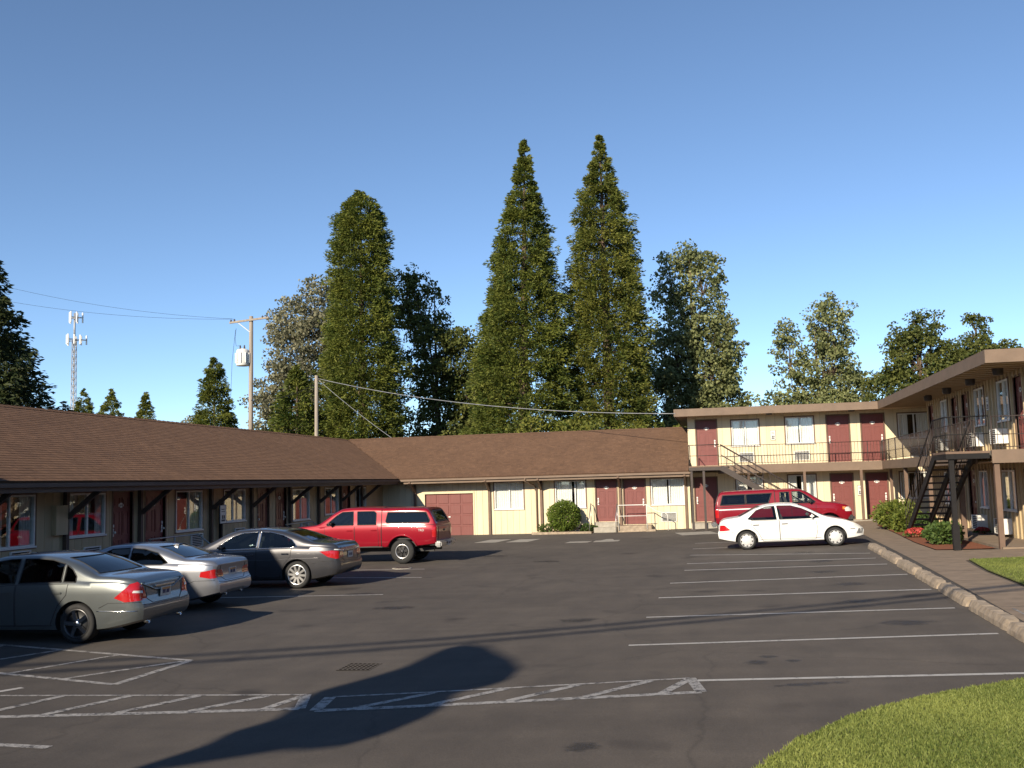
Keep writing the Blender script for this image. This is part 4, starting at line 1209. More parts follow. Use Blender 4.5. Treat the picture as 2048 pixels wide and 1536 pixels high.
        def spokes():
            m_ = MB(); o = -w / 2
            if style == 'five':
                m_.lathe([(.0, o + .0), (.05, o + .004), (.075, o + .03)], axis='y', n=20)
                for k in range(5):
                    a = 2 * pi * k / 5 + .3
                    for da in (-.0,):
                        d = Vector((cos(a), 0, sin(a))); m_.beam(d * .04 + Vector((0, o + .02, 0)), d * (rr - .015) + Vector((0, o + .012, 0)), .062, .03, (0, 1, 0))
            elif style == 'multi':
                m_.lathe([(.0, o), (.06, o + .004), (.09, o + .02)], axis='y', n=20)
                for k in range(10):
                    a = 2 * pi * k / 10; d = Vector((cos(a), 0, sin(a)))
                    m_.beam(d * .05 + Vector((0, o + .016, 0)), d * (rr - .02) + Vector((0, o + .01, 0)), .052, .024, (0, 1, 0))
            elif style == 'truck':
                m_.lathe([(.0, o - .02), (.055, o - .02), (.06, o + .02)], axis='y', n=18)
                for k in range(6):
                    a = 2 * pi * k / 6; d = Vector((cos(a), 0, sin(a)))
                    m_.beam(d * .04 + Vector((0, o + .03, 0)), d * (rr - .05) + Vector((0, o + .035, 0)), .07, .03, (0, 1, 0))
            elif style == 'hub':
                m_.lathe([(.0, o - .012), (.10, o - .010), (.15, o), (rr - .045, o + .006)], axis='y', n=40)
                for k in range(9):
                    a = 2 * pi * k / 9; b = 2 * pi * (k + .55) / 9
                    for t0, t1 in ((a, (a + b) / 2), ((a + b) / 2, b)):
                        m_.quad(*[(r_ * cos(t), o + .004, r_ * sin(t)) for r_, t in ((rr - .046, t0), (rr - .046, t1), (rr - .004, t1), (rr - .004, t0))])
                m_.lathe([(rr - .012, o + .003), (rr + .004, o + .002)], axis='y', n=40)
            return m_.fixed('spokes')
        def disc():
            return MB().lathe([(0, -w / 2 + .06), (rr - .035, -w / 2 + .06), (rr - .035, w / 2 - .02)], axis='y', n=32).fixed('brake_disc')
        mt = {'five': ('alloy_dark', 'chrome'), 'multi': ('alloy', 'alloy'), 'truck': ('alloy', 'alloy_dark'), 'hub': ('plastic_black', 'hubcap')}[style]
        for ax in s['axles']:
            for sgn in (-1, 1):
                e = bpy.data.objects.new('wheel', None); COL.objects.link(e); e.parent = c.root
                e.location = (ax, sgn * (c.hw - w / 2 - s.get('winset', .03)), wr); e.rotation_euler = (0, (ax * 7 + sgn) % 1, 0 if sgn < 0 else pi)
                link('tyre', cached((key, 't'), tyre), 'rubber', e); link('rim', cached((key, 'r'), rim), mt[0], e)
                link('spokes', cached((key, 's'), spokes), mt[1], e); link('brake_disc', cached((key, 'd'), disc), 'plastic_black', e)
    def seats(c, xs, zf, mat='seat_cloth'):
        for i, x in enumerate(xs):
            k = .80 if (i == 0 and len(xs) > 1) else 1
            for y in (-.36, .36):
                m_ = MB().box(x - .02, y - .25, zf, x + .46, y + .25, zf + .16)
                m_.prism([(x, zf + .1), (x + .13, zf + .1), (x - .05 * k, zf + .66 * k), (x - .15 * k, zf + .66 * k)], .46, (0, y - .23, 0))
                if k == 1: m_.prism([(x - .06, zf + .68), (x - .14, zf + .68), (x - .16, zf + .80), (x - .08, zf + .80)], .24, (0, y - .12, 0))
                m_.build('seat', mat, c.root)
    def floor(c, x0, x1, z):
        MB().box(x0, -c.hw + .12, z - .04, x1, c.hw - .12, z).build('cabin_floor', 'plastic_black', c.root)
    def mirror(c, x, z, mat, reach=.14):
        for sgn in (-1, 1):
            p = c.side_pt(sgn, x, z, .0)
            if p is None: continue
            me = cached(('mir', mat), lambda: bevel_box(.12, .20, .13, .045, 3, 'mirror'))
            o = link('mirror', me, mat, c.root, (p.x, p.y + sgn * (.06 + reach * .3), p.z + .02))
    def handle(c, x, z, mat, door_, side):
        p = c.side_pt(side, x, z, .012)
        if p is not None:
            o = link('handle', cached(('dh', mat), lambda: bevel_box(.20, .03, .035, .012, 2, 'handle')), mat, door_, p)
    def door(c, poly, mat, hx, hz, hmat, sides=(-1, 1), frame_line=None):
        for sd in sides:
            d = c.patch('door', poly, mat, .003, side=sd, cut=.07)
            c.line('door_seam', poly, 'plastic_black', .0065, side=sd, off=.001, closed=True, parent=d)
            c.handle(hx, hz, hmat, d, sd)
    def glass(c, poly, mat, side=None, az=None, trim='plastic_black', tr=.011, off=-.004):
        for sd in ((-1, 1) if side else (0,)):
            g = c.patch('window', poly, mat, off, side=sd if side else None, az=az, cut=.08)
            if trim: c.line('window_trim', poly, trim, tr, side=sd if side else None, az=az, closed=True, off=.0, parent=g)
    def plate(c, x, z, y=0, mat='plate_white', lean=0, art=None, w=.31, h=.155):
        o = link('licence_plate', MB().box(-.006, -w / 2, -h / 2, .006, w / 2, h / 2).mesh('licence_plate'), mat, c.root, (x, y, z), (0, lean, 0))
        MB().box(-.0085, -w * .34, -.035, -.0065, -w * .04, .028).box(-.0085, w * .04, -.035, -.0065, w * .34, .028).build('plate_number', 'plate_ink', o)
        if art: MB().box(-.0078, -w * .42, .03, -.0066, w * .42, .065).build('plate_art', art, o)
def ring(c0, r, n=20, a0=0, a1=2 * pi):
    return [(c0[0] + r * cos(a0 + (a1 - a0) * k / n), c0[1] + r * sin(a0 + (a1 - a0) * k / n)) for k in range(n + 1)]

def sedan(name, label, loc, rz, tilt, P):
    s = dict(L=P['L'], W=P['W'], top=P['top'], belt=P['belt'], plan=P.get('plan', [(0, .80), (.08, .875), (.25, .935), (.6, .975), (1.2, .995), (P['L'] - 1.4, 1.0), (P['L'] - .7, .965), (P['L'] - .3, .90), (P['L'] - .1, .82), (P['L'], .72)]),
             bot=[(0, .34), (.35, .26), (.8, .20), (P['L'] - .9, .19), (P['L'] - .3, .22), (P['L'], .27)],
             rear=P['rear'], front=P['front'], tumble=P.get('tumble', .30), curv=P.get('curv', .14), axles=P['axles'], wr=P['wr'], arch=P['wr'] + .055, paint=P['paint'], crown=.018, roofr=.13,
             black_below=P.get('black_below', 0), cabin=P['cabin'], holes_side=P['side'], holes_end=[(P['wscreen'], P['cabin'][1] - 1.0, P['L']), (P['backlight'], .0, P['cabin'][0] + 1.0)])
    c = Car(name, label, loc, rz, s, tilt)
    g = P['glass']
    for i, poly in enumerate(P['side']): c.glass(poly, g, side=True, trim=P.get('wtrim', 'plastic_black'))
    c.glass(P['wscreen'], P.get('front_glass', 'car_glass'), az=180); c.glass(P['backlight'], P.get('back_glass', g), az=0)
    for poly, hx, hz in P['doors']: c.door(poly, P['paint'], hx, hz, P.get('handle', P['paint']))
    c.wheels(P['style'], P.get('tw', .215), P['wr'] * P.get('rr', .70))
    c.floor(P['cabin'][0] + .05, P['cabin'][1] - .1, P['cabin'][2] + .02); c.seats(P['seats'], P['cabin'][2] + .03)
    c.mirror(P['mirror'][0], P['mirror'][1], P['paint'])
    for sg in (-1, 1):
        c.patch('tail_light', [(sg * p[0], p[1]) for p in P['tail']], 'lamp_red', .006, az=-sg * P.get('tail_az', 35), cut=.04)
        if 'tail2' in P: c.patch('tail_light', [(sg * p[0], p[1]) for p in P['tail2']], 'lamp_clear', .010, az=-sg * P.get('tail_az', 35), cut=.04)
        c.patch('headlight', [(sg * p[0], p[1]) for p in P['head']], 'lamp_clear', .006, az=180 - sg * P.get('head_az', 40), cut=.04)
    c.line('trunk_seam', P['trunk'], 'plastic_black', .006, az=0, off=.001)
    c.line('bumper_seam', P['bump'], 'plastic_black', .006, az=0, off=.001)
    for sd in (-1, 1):
        c.line('bumper_seam', P['bump_side'], 'plastic_black', .005, side=sd, off=.001)
        c.line('sill_line', [(P['axles'][0] + P['wr'] + .12, .30), (P['axles'][1] - P['wr'] - .12, .29)], 'plastic_black', .006, side=sd, off=.0)
    c.patch('grille', P['grille'], 'plastic_black', .005, az=180, cut=.08)
    return c

# --- silver-green sedan, nearest on the left
ME = dict(L=4.85, W=1.83, wr=.325, axles=(1.14, 4.0), paint='paint_silver_green', style='five', rr=.74, tw=.24,
    top=[(0, .97), (.08, 1.035), (.2, 1.055), (.55, 1.085), (.80, 1.10), (1.0, 1.19), (1.35, 1.335), (1.75, 1.425), (2.2, 1.455), (2.7, 1.435), (3.0, 1.335), (3.35, 1.15), (3.62, 1.02), (4.0, .955), (4.5, .86), (4.75, .76), (4.85, .66)],
    belt=[(0, .93), (.5, .98), (1.2, .985), (2.4, .945), (3.5, .905), (4.5, .80), (4.85, .62)],
    rear=[(.25, .10), (.40, .02), (.52, .0), (.60, .0), (.64, .05), (.8, .07), (.95, .10), (1.03, .13), (1.2, .2)], front=[(.2, .12), (.35, .02), (.5, 0), (.65, .06), (.8, .2), (1.0, .4)],
    cabin=(.85, 3.5, .45), side=[[(1.17, 1.00), (1.40, 1.005), (1.40, 1.285), (1.27, 1.21), (1.17, 1.09)], [(1.44, 1.005), (2.25, .985), (2.23, 1.385), (1.95, 1.385), (1.7, 1.365), (1.44, 1.30)], [(2.33, .985), (3.18, .965), (3.22, 1.0), (2.95, 1.22), (2.72, 1.345), (2.5, 1.38), (2.31, 1.385)]],
    wscreen=[(-.70, 1.04), (.70, 1.04), (.55, 1.385), (-.55, 1.385)], backlight=[(-.63, 1.13), (.63, 1.13), (.50, 1.385), (-.50, 1.385)], glass='car_glass_dark', front_glass='car_glass_dark',
    doors=[([(1.62, .30), (2.27, .28), (2.28, .965), (1.30, .975), (1.32, .80), (1.48, .62)], 1.50, .83), ([(2.29, .28), (3.30, .28), (3.36, .6), (3.30, .90), (2.30, .965)], 2.46, .82)],
    seats=(1.35, 2.35), mirror=(3.0, 1.0), tail=[(.47, .69), (.84, .67), (.97, .74), (.88, .84), (.76, .955), (.64, .985), (.55, .92), (.50, .80)], tail2=[(.56, .80), (.74, .815), (.72, .85), (.57, .84)], tail_az=38,
    head=[(.5, .58), (.78, .60), (.92, .74), (.55, .70)], trunk=[(-.56, .97), (-.54, .70), (-.42, .62), (.42, .62), (.54, .70), (.56, .97)], bump=[(-.74, .62), (-.45, .60), (.45, .60), (.74, .62)],
    bump_side=[(.04, .66), (.55, .66), (.72, .58)], grille=[(-.35, .45), (.35, .45), (.32, .68), (-.32, .68)])
c = sedan('parked_car', 'silver-green sedan with dark tinted glass and chrome wheels, nearest on the left', (-9.42, 15.92, zg(-9.7)), pi, 0, ME)
c.plate(.035, .77, 0, 'plate_white', -.1, 'plate_orange')
MB().beam((.048, -.30, .885), (.048, .30, .885), .02, .025).build('trunk_chrome', 'chrome', c.root)
c.line('spoiler', [(.10, -.66), (.075, -.3), (.07, 0), (.075, .3), (.10, .66)], 'paint_silver_green', .016, down=True, off=.008)
for y in (-.5, .5): MB().lathe([(.04, 0), (.045, -.06), (.036, -.06), (.034, .02)], (.1, y, .33), 'x', 16).build('exhaust', 'chrome', c.root)
for sd in (-1, 1): c.line('bumper_moulding', [(.08, .52), (.45, .525), (.76, .53)], 'chrome', .008, side=sd, off=.002)

# --- silver coupe
BM = dict(L=4.58, W=1.78, wr=.318, axles=(1.02, 3.78), paint='paint_silver', style='five', rr=.72,
    top=[(0, .93), (.06, 1.0), (.2, 1.03), (.5, 1.05), (.72, 1.06), (.95, 1.13), (1.3, 1.255), (1.7, 1.345), (2.1, 1.375), (2.5, 1.36), (2.8, 1.28), (3.15, 1.10), (3.4, .99), (3.9, .92), (4.3, .83), (4.5, .74), (4.58, .62)],
    belt=[(0, .90), (.5, .945), (1.2, .95), (2.4, .91), (3.4, .87), (4.3, .76), (4.58, .58)],
    rear=[(.25, .12), (.36, .02), (.5, .0), (.58, .02), (.62, .07), (.8, .09), (.93, .07), (1.0, .1)], front=[(.2, .12), (.35, .02), (.5, 0), (.65, .06), (.8, .2), (1.0, .4)],
    cabin=(.8, 3.3, .42), side=[[(1.12, 1.0), (1.25, .955), (2.0, .955), (1.98, 1.30), (1.7, 1.28), (1.38, 1.2)], [(2.06, .955), (2.95, .94), (2.98, .98), (2.7, 1.18), (2.45, 1.285), (2.04, 1.305)]],
    wscreen=[(-.68, 1.0), (.68, 1.0), (.53, 1.31), (-.53, 1.31)], backlight=[(-.61, 1.09), (.61, 1.09), (.48, 1.31), (-.48, 1.31)], glass='car_glass_dark',
    doors=[([(1.85, .28), (3.05, .28), (3.1, .6), (3.04, .87), (1.80, .925), (1.74, .6)], 1.95, .80)],
    seats=(1.3, 2.15), mirror=(2.8, .97), tail=[(.40, .68), (.78, .66), (.93, .70), (.91, .80), (.70, .845), (.44, .82)], tail_az=30,
    head=[(.5, .56), (.78, .58), (.90, .70), (.55, .67)], trunk=[(-.55, .95), (-.53, .68), (-.4, .60), (.4, .60), (.53, .68), (.55, .95)], bump=[(-.72, .60), (-.4, .57), (.4, .57), (.72, .60)],
    bump_side=[(.04, .62), (.5, .62), (.66, .55)], grille=[(-.3, .42), (.3, .42), (.28, .66), (-.28, .66)])
c = sedan('parked_car', 'bright silver two-door coupe parked between the sedan and the dark car', (-10.2, 19.95, zg(-10)), pi, 0, BM)
c.plate(.085, .76, 0, 'plate_white', 0, 'plate_orange')
c.patch('rear_diffuser', [(-.42, .30), (.42, .30), (.38, .40), (-.38, .40)], 'plastic_grey', .004, az=0)
for y in (-.34, .34): MB().lathe([(.034, 0), (.038, -.05), (.03, -.05), (.028, .02)], (.1, y, .33), 'x', 14).build('exhaust', 'chrome', c.root)
link('roof_antenna', MB().prism([(0, 0), (.16, 0), (.05, .06), (.0, .06)], .035, (0, -.017, 0)).fixed('roof_antenna'), 'paint_silver', c.root, (1.35, 0, 1.27), (0, -.25, 0))

# --- dark grey sedan
AC = dict(L=4.86, W=1.85, wr=.335, axles=(1.10, 3.88), paint='paint_graphite', black_below=.30, style='multi', rr=.73, wtrim='chrome',
    top=[(0, .98), (.07, 1.06), (.2, 1.09), (.45, 1.105), (.65, 1.12), (.9, 1.20), (1.3, 1.345), (1.7, 1.435), (2.2, 1.47), (2.7, 1.455), (3.05, 1.36), (3.4, 1.19), (3.75, 1.03), (4.1, .96), (4.5, .88), (4.76, .78), (4.86, .64)],
    belt=[(0, .95), (.5, 1.0), (1.2, 1.0), (2.4, .955), (3.5, .915), (4.5, .80), (4.86, .6)],
    rear=[(.25, .12), (.38, .03), (.5, .0), (.6, .0), (.66, .04), (.85, .05), (.98, .08), (1.05, .1), (1.2, .2)], front=[(.2, .12), (.35, .02), (.5, 0), (.65, .06), (.8, .2), (1.0, .4)],
    cabin=(.85, 3.6, .45), side=[[(1.10, 1.03), (1.22, 1.005), (2.12, .99), (2.10, 1.395), (1.85, 1.385), (1.5, 1.31), (1.25, 1.19)], [(2.19, .99), (3.12, .965), (3.28, .985), (3.1, 1.14), (2.85, 1.29), (2.6, 1.37), (2.17, 1.397)]],
    wscreen=[(-.71, 1.06), (.71, 1.06), (.55, 1.40), (-.55, 1.40)], backlight=[(-.64, 1.16), (.64, 1.16), (.5, 1.40), (-.5, 1.40)], glass='car_glass', back_glass='car_glass_dark',
    doors=[([(1.56, .30), (2.17, .28), (2.17, .96), (1.24, .98), (1.26, .80), (1.42, .62)], 1.40, .85), ([(2.19, .28), (3.22, .28), (3.3, .6), (3.24, .92), (2.19, .96)], 2.34, .84)],
    handle='chrome', seats=(1.3, 2.3), mirror=(3.12, 1.01), tail=[(.40, .75), (.72, .71), (.88, .76), (1.02, .90), (.80, .915), (.42, .87)], tail2=[(.36, .885), (.76, .925), (.74, .95), (.36, .91)], tail_az=34,
    head=[(.5, .6), (.8, .62), (.95, .77), (.55, .71)], trunk=[(-.56, .98), (-.55, .72), (-.44, .64), (.44, .64), (.55, .72), (.56, .98)], bump=[(-.74, .64), (-.45, .60), (.45, .60), (.74, .64)],
    bump_side=[(.04, .66), (.5, .66), (.68, .60)], grille=[(-.4, .42), (.4, .42), (.38, .68), (-.38, .68)])
c = sedan('parked_car', 'dark grey sedan with silver multi-spoke wheels beside the red pickup', (-9.25, 24.3, zg(-10)), pi, 0, AC)
c.plate(.035, .78, 0, 'plate_white', 0)
MB().beam((.055, -.36, .90), (.055, .36, .90), .02, .03).build('trunk_chrome', 'chrome', c.root)
for sd in (-1, 1): c.line('body_crease', [(.5, .74), (1.0, .735), (2.0, .70), (3.3, .70)], 'paint_graphite', .008, side=sd, off=.001)

# --- white sedan on the right, facing right
NE = dict(L=4.36, W=1.70, wr=.29, axles=(.86, 3.50), paint='paint_white', style='hub', rr=.70, tw=.19,
    top=[(0, .86), (.05, .92), (.15, .955), (.45, .985), (.62, 1.0), (.85, 1.10), (1.2, 1.265), (1.55, 1.345), (1.95, 1.372), (2.3, 1.35), (2.65, 1.245), (3.0, 1.06), (3.28, .915), (3.6, .835), (4.0, .745), (4.25, .65), (4.36, .53)],
    belt=[(0, .83), (.5, .895), (1.2, .905), (2.4, .885), (3.2, .85), (3.6, .79), (4.1, .67), (4.36, .49)],
    rear=[(.22, .14), (.34, .03), (.45, .0), (.56, .0), (.62, .04), (.8, .06), (.9, .1), (1.1, .2)], front=[(.2, .10), (.33, .01), (.45, 0), (.58, .05), (.75, .2), (1.0, .4)],
    cabin=(.75, 3.25, .36), side=[[(.93, .94), (1.05, .905), (1.80, .895), (1.76, 1.30), (1.5, 1.285), (1.2, 1.19)], [(1.88, .895), (2.72, .885), (3.08, .895), (2.85, 1.05), (2.55, 1.20), (2.25, 1.29), (1.83, 1.305)]],
    wscreen=[(-.66, .96), (.66, .96), (.50, 1.30), (-.50, 1.30)], backlight=[(-.60, 1.03), (.60, 1.03), (.46, 1.30), (-.46, 1.30)], glass='car_glass_clear', front_glass='car_glass_clear',
    doors=[([(1.36, .25), (1.86, .25), (1.86, .87), (1.02, .88), (1.04, .72), (1.2, .55)], 1.17, .75), ([(1.88, .25), (2.92, .25), (3.0, .55), (2.96, .84), (1.88, .87)], 2.03, .75)],
    handle='plastic_grey', seats=(1.15, 2.0), mirror=(2.85, .93), tail=[(.55, .60), (.74, .60), (.86, .625), (.80, .70), (.72, .78), (.57, .78)], tail_az=42,
    head=[(.46, .50), (.64, .51), (.80, .60), (.72, .65), (.50, .60)], head_az=42, trunk=[(-.5, .85), (-.5, .62), (-.4, .55), (.4, .55), (.5, .62), (.5, .85)], bump=[(-.68, .56), (-.4, .54), (.4, .54), (.68, .56)],
    bump_side=[(.03, .56), (.4, .57), (.52, .52)], grille=[(-.3, .36), (.3, .36), (.28, .44), (-.28, .44)])
c = sedan('parked_car', 'white four-door sedan parked nose to the path in full sun', (-.14, 32.98, zg(-.14)), 0, -.0285, NE)
c.plate(.03, .68, 0)
for sd in (-1, 1):
    c.patch('side_marker', [(3.95, .50), (4.10, .505), (4.10, .525), (3.95, .52)], 'plastic_grey', .006, side=sd)
    c.patch('front_bumper_corner', [(4.12, .36), (4.3, .36), (4.34, .50), (4.2, .52)], 'plastic_grey', .004, side=sd)

# --- pickups with a canopy
def truck(name, label, loc, rz, tilt, P):
    L = P['L']
    s = dict(L=L, W=P['W'], top=P['top'], belt=P['belt'], plan=P.get('plan', [(0, .93), (.05, .965), (.3, .985), (L - 1.2, 1.0), (L - .6, .985), (L - .25, .93), (L - .08, .86), (L, .78)]),
             bot=P['bot'], rear=P['rear'], front=P['front'], tumble=P.get('tumble', .20), curv=.05, axles=P['axles'], wr=P['wr'], arch=P['arch'], paint=P['paint'], crown=.015, roofr=.10, shoulder=.975,
             cabin=P['cabin'], holes_side=P['side'] + P['canopy'], holes_end=[(P['wscreen'], P['cabin'][1] - .8, L), (P['backlight'], -.5, P['cabin'][0] + .8)], winset=P.get('winset', .02))
    c = Car(name, label, loc, rz, s, tilt, cat='pickup')
    for poly in P['side']: c.glass(poly, P['glass'], side=True, tr=.014)
    for poly in P['canopy']: c.glass(poly, 'car_glass_dark', side=True, tr=.02)
    c.glass(P['wscreen'], 'car_glass', az=180); c.glass(P['backlight'], 'car_glass_dark', az=0, tr=.025)
    for poly, hx, hz in P['doors']: c.door(poly, P['paint'], hx, hz, P.get('handle', P['paint']))
    c.wheels(P['style'], .27, P['wr'] * .58)
    c.floor(P['cabin'][0] + .05, P['cabin'][1] - .1, P['cabin'][2] + .02); c.seats(P['seats'], P['cabin'][2] + .05)
    MB().box(P['gap'] - .06, -c.hw + .2, P['cabin'][2] + .02, P['gap'] - .02, c.hw - .2, c.top(P['gap']) - .08).build('bulkhead', 'plastic_black', c.root)
    c.mirror(P['mirror'][0], P['mirror'][1], P.get('mirror_mat', P['paint']), .25)
    for sd in (-1, 1):
        z1 = c.top(P['gap']) - .05
        c.line('cab_gap', [(P['gap'], P['bot'][2][1] + .05), (P['gap'], z1)], 'plastic_black', .016, side=sd, off=-.002)
        c.line('canopy_rail', [(.06, P['rail']), (P['gap'] - .03, P['rail'])], 'plastic_black', .010, side=sd, off=.0)
        for ax in P['axles']:          # flared lip of the wheel arch
            c.line('fender_flare', ring((ax, P['wr']), P['arch'] + .03, 24, radians(-8), radians(188)), P['paint'], .035, side=sd, off=-.012)
        c.patch('tail_light', [(sd * p[0], p[1]) for p in P['tail']], 'lamp_red', .006, az=-sd * 30, cut=.05)
        c.patch('headlight', [(sd * p[0], p[1]) for p in P['head']], 'lamp_clear', .006, az=180 - sd * 38, cut=.05)
    c.line('cab_gap', [(P['gap'], -.62), (P['gap'], 0), (P['gap'], .62)], 'plastic_black', .016, down=True, off=-.002)
    tg = c.patch('tailgate', P['tailgate'], P.get('gate_mat', P['paint']), .006, az=0, cut=.1)
    c.line('gate_seam', P['tailgate'], 'plastic_black', .008, az=0, closed=True, off=.002, parent=tg)
    MB().box(-.012, -.10, P['tailgate'][2][1] - .16, .02, .10, P['tailgate'][2][1] - .10).build('handle', 'plastic_black', tg)
    zb = P['bumper_z']
    me = bevel_box(.20, P['W'] * .96, .19, .04, 2, 'rear_bumper'); link('rear_bumper', me, P.get('bumper', 'chrome'), c.root, (-.06, 0, zb))
    MB().box(-.175, -.28, zb - .02, -.155, .28, zb + .04).build('bumper_step', 'plastic_black', c.root)
    me = bevel_box(.22, P['W'] * .92, .22, .06, 2, 'front_bumper'); link('front_bumper', me, P.get('fbumper', P['paint']), c.root, (L - .03, 0, zb + .02))
    c.patch('grille', P['grille'], 'plastic_black', .006, az=180, cut=.1)
    m_ = MB()
    for sd in (-1, 1): m_.box(.2, sd * .42 - .05, P['bot'][2][1] - .14, L - .4, sd * .42 + .05, P['bot'][2][1] - .02)
    for ax in P['axles']: m_.tube([(ax, -P['W'] / 2 + .2, P['wr']), (ax, P['W'] / 2 - .2, P['wr'])], .05, 8).lathe([(.0, -.1), (.13, -.06), (.13, .06), (0, .1)], (ax, .1, P['wr']), 'x', 12)
    m_.build('chassis', 'plastic_black', c.root)
    return c
TA = dict(tumble=.13, L=5.55, W=1.90, wr=.385, arch=.485, axles=(1.12, 4.62), paint='paint_red', style='truck',
    top=[(0, 1.20), (.04, 1.36), (.10, 1.55), (.18, 1.68), (.30, 1.725), (1.0, 1.745), (1.78, 1.755), (1.9, 1.765), (2.6, 1.785), (3.1, 1.765), (3.35, 1.66), (3.75, 1.40), (4.02, 1.25), (4.5, 1.20), (5.1, 1.14), (5.38, 1.06), (5.55, .92)],
    belt=[(0, 1.16), (1.8, 1.20), (3.0, 1.20), (4.2, 1.15), (5.1, 1.04), (5.55, .86)],
    bot=[(0, .60), (.3, .56), (1.2, .50), (4.3, .50), (5.1, .52), (5.55, .55)],
    rear=[(.5, .06), (.6, .02), (1.1, .0), (1.25, .02), (1.7, .16), (1.8, .2)], front=[(.5, .1), (.6, .03), (.75, .0), (.95, .03), (1.1, .12), (1.3, .3)],
    cabin=(.25, 3.8, .78), side=[[(1.98, 1.235), (2.60, 1.235), (2.62, 1.66), (2.06, 1.66), (1.98, 1.60)], [(2.74, 1.235), (3.62, 1.225), (3.66, 1.26), (3.30, 1.55), (3.12, 1.65), (2.75, 1.665)]],
    canopy=[[(.24, 1.28), (1.62, 1.28), (1.66, 1.33), (1.60, 1.61), (.34, 1.60), (.22, 1.36)]],
    wscreen=[(-.72, 1.28), (.72, 1.28), (.60, 1.68), (-.60, 1.68)], backlight=[(-.66, 1.30), (.66, 1.30), (.55, 1.62), (-.55, 1.62)], glass='car_glass',
    doors=[([(1.90, .56), (2.68, .54), (2.69, 1.205), (1.93, 1.205), (1.90, 1.0)], 2.05, 1.06), ([(2.70, .54), (3.66, .54), (3.72, .8), (3.70, 1.185), (2.71, 1.205)], 2.86, 1.06)],
    seats=(1.98, 2.85), mirror=(3.48, 1.28), mirror_mat='plastic_black', gap=1.80, rail=1.215, tail=[(.66, .82), (.86, .82), (.87, 1.14), (.68, 1.14)], head=[(.55, .86), (.82, .88), (.90, 1.03), (.6, .98)],
    tailgate=[(-.62, .68), (.62, .68), (.64, 1.14), (-.64, 1.14)], bumper_z=.60, bumper='steel', grille=[(-.48, .70), (.48, .70), (.46, 1.0), (-.46, 1.0)])
c = truck('pickup_truck', 'bright red four-door pickup with a matching canopy on the left', (-8.82, 31.45, zg(-9)), pi, 0, TA)
c.plate(-.172, .60, .0, lean=0)
tx = bpy.data.curves.new('badge', 'FONT'); tx.body = 'TRD'; tx.size = .10; tx.extrude = .002
to = bpy.data.objects.new('badge', tx); COL.objects.link(to)
bpy.context.view_layer.update()
bme = bpy.data.meshes.new_from_object(to.evaluated_get(bpy.context.evaluated_depsgraph_get())); bpy.data.objects.remove(to)
for sd in (-1, 1):
    p = c.side_pt(sd, .52, 1.03, .006)
    link('badge', bme, 'lamp_clear', c.root, (.36 if sd < 0 else .58, p.y, 1.01), (pi / 2, 0, 0 if sd < 0 else pi))
    c.line('running_board', [(1.75, .53), (3.75, .53)], 'plastic_black', .03, side=sd, off=.0)

RA = dict(L=4.72, W=1.75, wr=.36, arch=.44, axles=(1.05, 3.93), paint='paint_red_old', style='truck',
    top=[(0, 1.16), (.03, 1.35), (.08, 1.55), (.16, 1.68), (.28, 1.715), (1.0, 1.725), (2.05, 1.725), (2.2, 1.70), (2.6, 1.705), (2.95, 1.685), (3.2, 1.59), (3.6, 1.31), (3.80, 1.19), (4.05, 1.155), (4.42, 1.10), (4.63, 1.03), (4.72, .90)],
    belt=[(0, 1.13), (2.0, 1.15), (3.0, 1.15), (3.8, 1.10), (4.4, 1.0), (4.72, .84)],
    bot=[(0, .56), (.3, .52), (1.2, .46), (3.8, .46), (4.4, .5), (4.72, .54)],
    rear=[(.5, .06), (.6, .02), (1.0, .0), (1.2, .01), (1.7, .08), (1.8, .1)], front=[(.5, .08), (.6, .02), (.75, .0), (.95, .02), (1.1, .10), (1.3, .3)],
    cabin=(.22, 3.65, .72), side=[[(2.28, 1.19), (2.62, 1.19), (2.62, 1.60), (2.30, 1.60)], [(2.72, 1.19), (3.46, 1.18), (3.50, 1.21), (3.15, 1.50), (2.98, 1.60), (2.72, 1.605)]],
    canopy=[[(.20, 1.24), (1.08, 1.24), (1.08, 1.58), (.30, 1.58)], [(1.12, 1.24), (1.88, 1.24), (2.02, 1.58), (1.12, 1.58)]],
    wscreen=[(-.66, 1.22), (.66, 1.22), (.56, 1.60), (-.56, 1.60)], backlight=[(-.6, 1.25), (.6, 1.25), (.52, 1.6), (-.52, 1.6)], glass='car_glass_clear',
    doors=[([(2.66, .52), (3.40, .52), (3.47, .75), (3.52, 1.14), (2.67, 1.155)], 2.80, 1.02)],
    seats=(2.55,), mirror=(3.32, 1.22), mirror_mat='plastic_black', gap=2.12, rail=1.165, tail=[(.62, .80), (.80, .80), (.80, 1.08), (.64, 1.08)], head=[(.5, .82), (.78, .83), (.80, .98), (.52, .97)],
    tailgate=[(-.58, .64), (.58, .64), (.6, 1.1), (-.6, 1.1)], bumper_z=.56, bumper='chrome', fbumper='plastic_black', grille=[(-.42, .72), (.42, .72), (.4, .96), (-.4, .96)])
c = truck('pickup_truck', 'older red pickup with canopy and pale side stripe behind the white car', (-.22, 37.9, zg(-.2) + .03), 0, -.0285, RA)
for sd in (-1, 1):
    c.patch('side_stripe', [(.04, 1.055), (1.95, 1.055), (1.95, 1.09), (.04, 1.09)], 'paint_white', .005, side=sd)
    c.patch('side_marker', [(4.40, .90), (4.53, .89), (4.53, .98), (4.40, 1.0)], 'lamp_amber', .007, side=sd)
    c.line('side_moulding', [(1.55, .70), (3.5, .70)], 'plastic_black', .012, side=sd, off=.0)

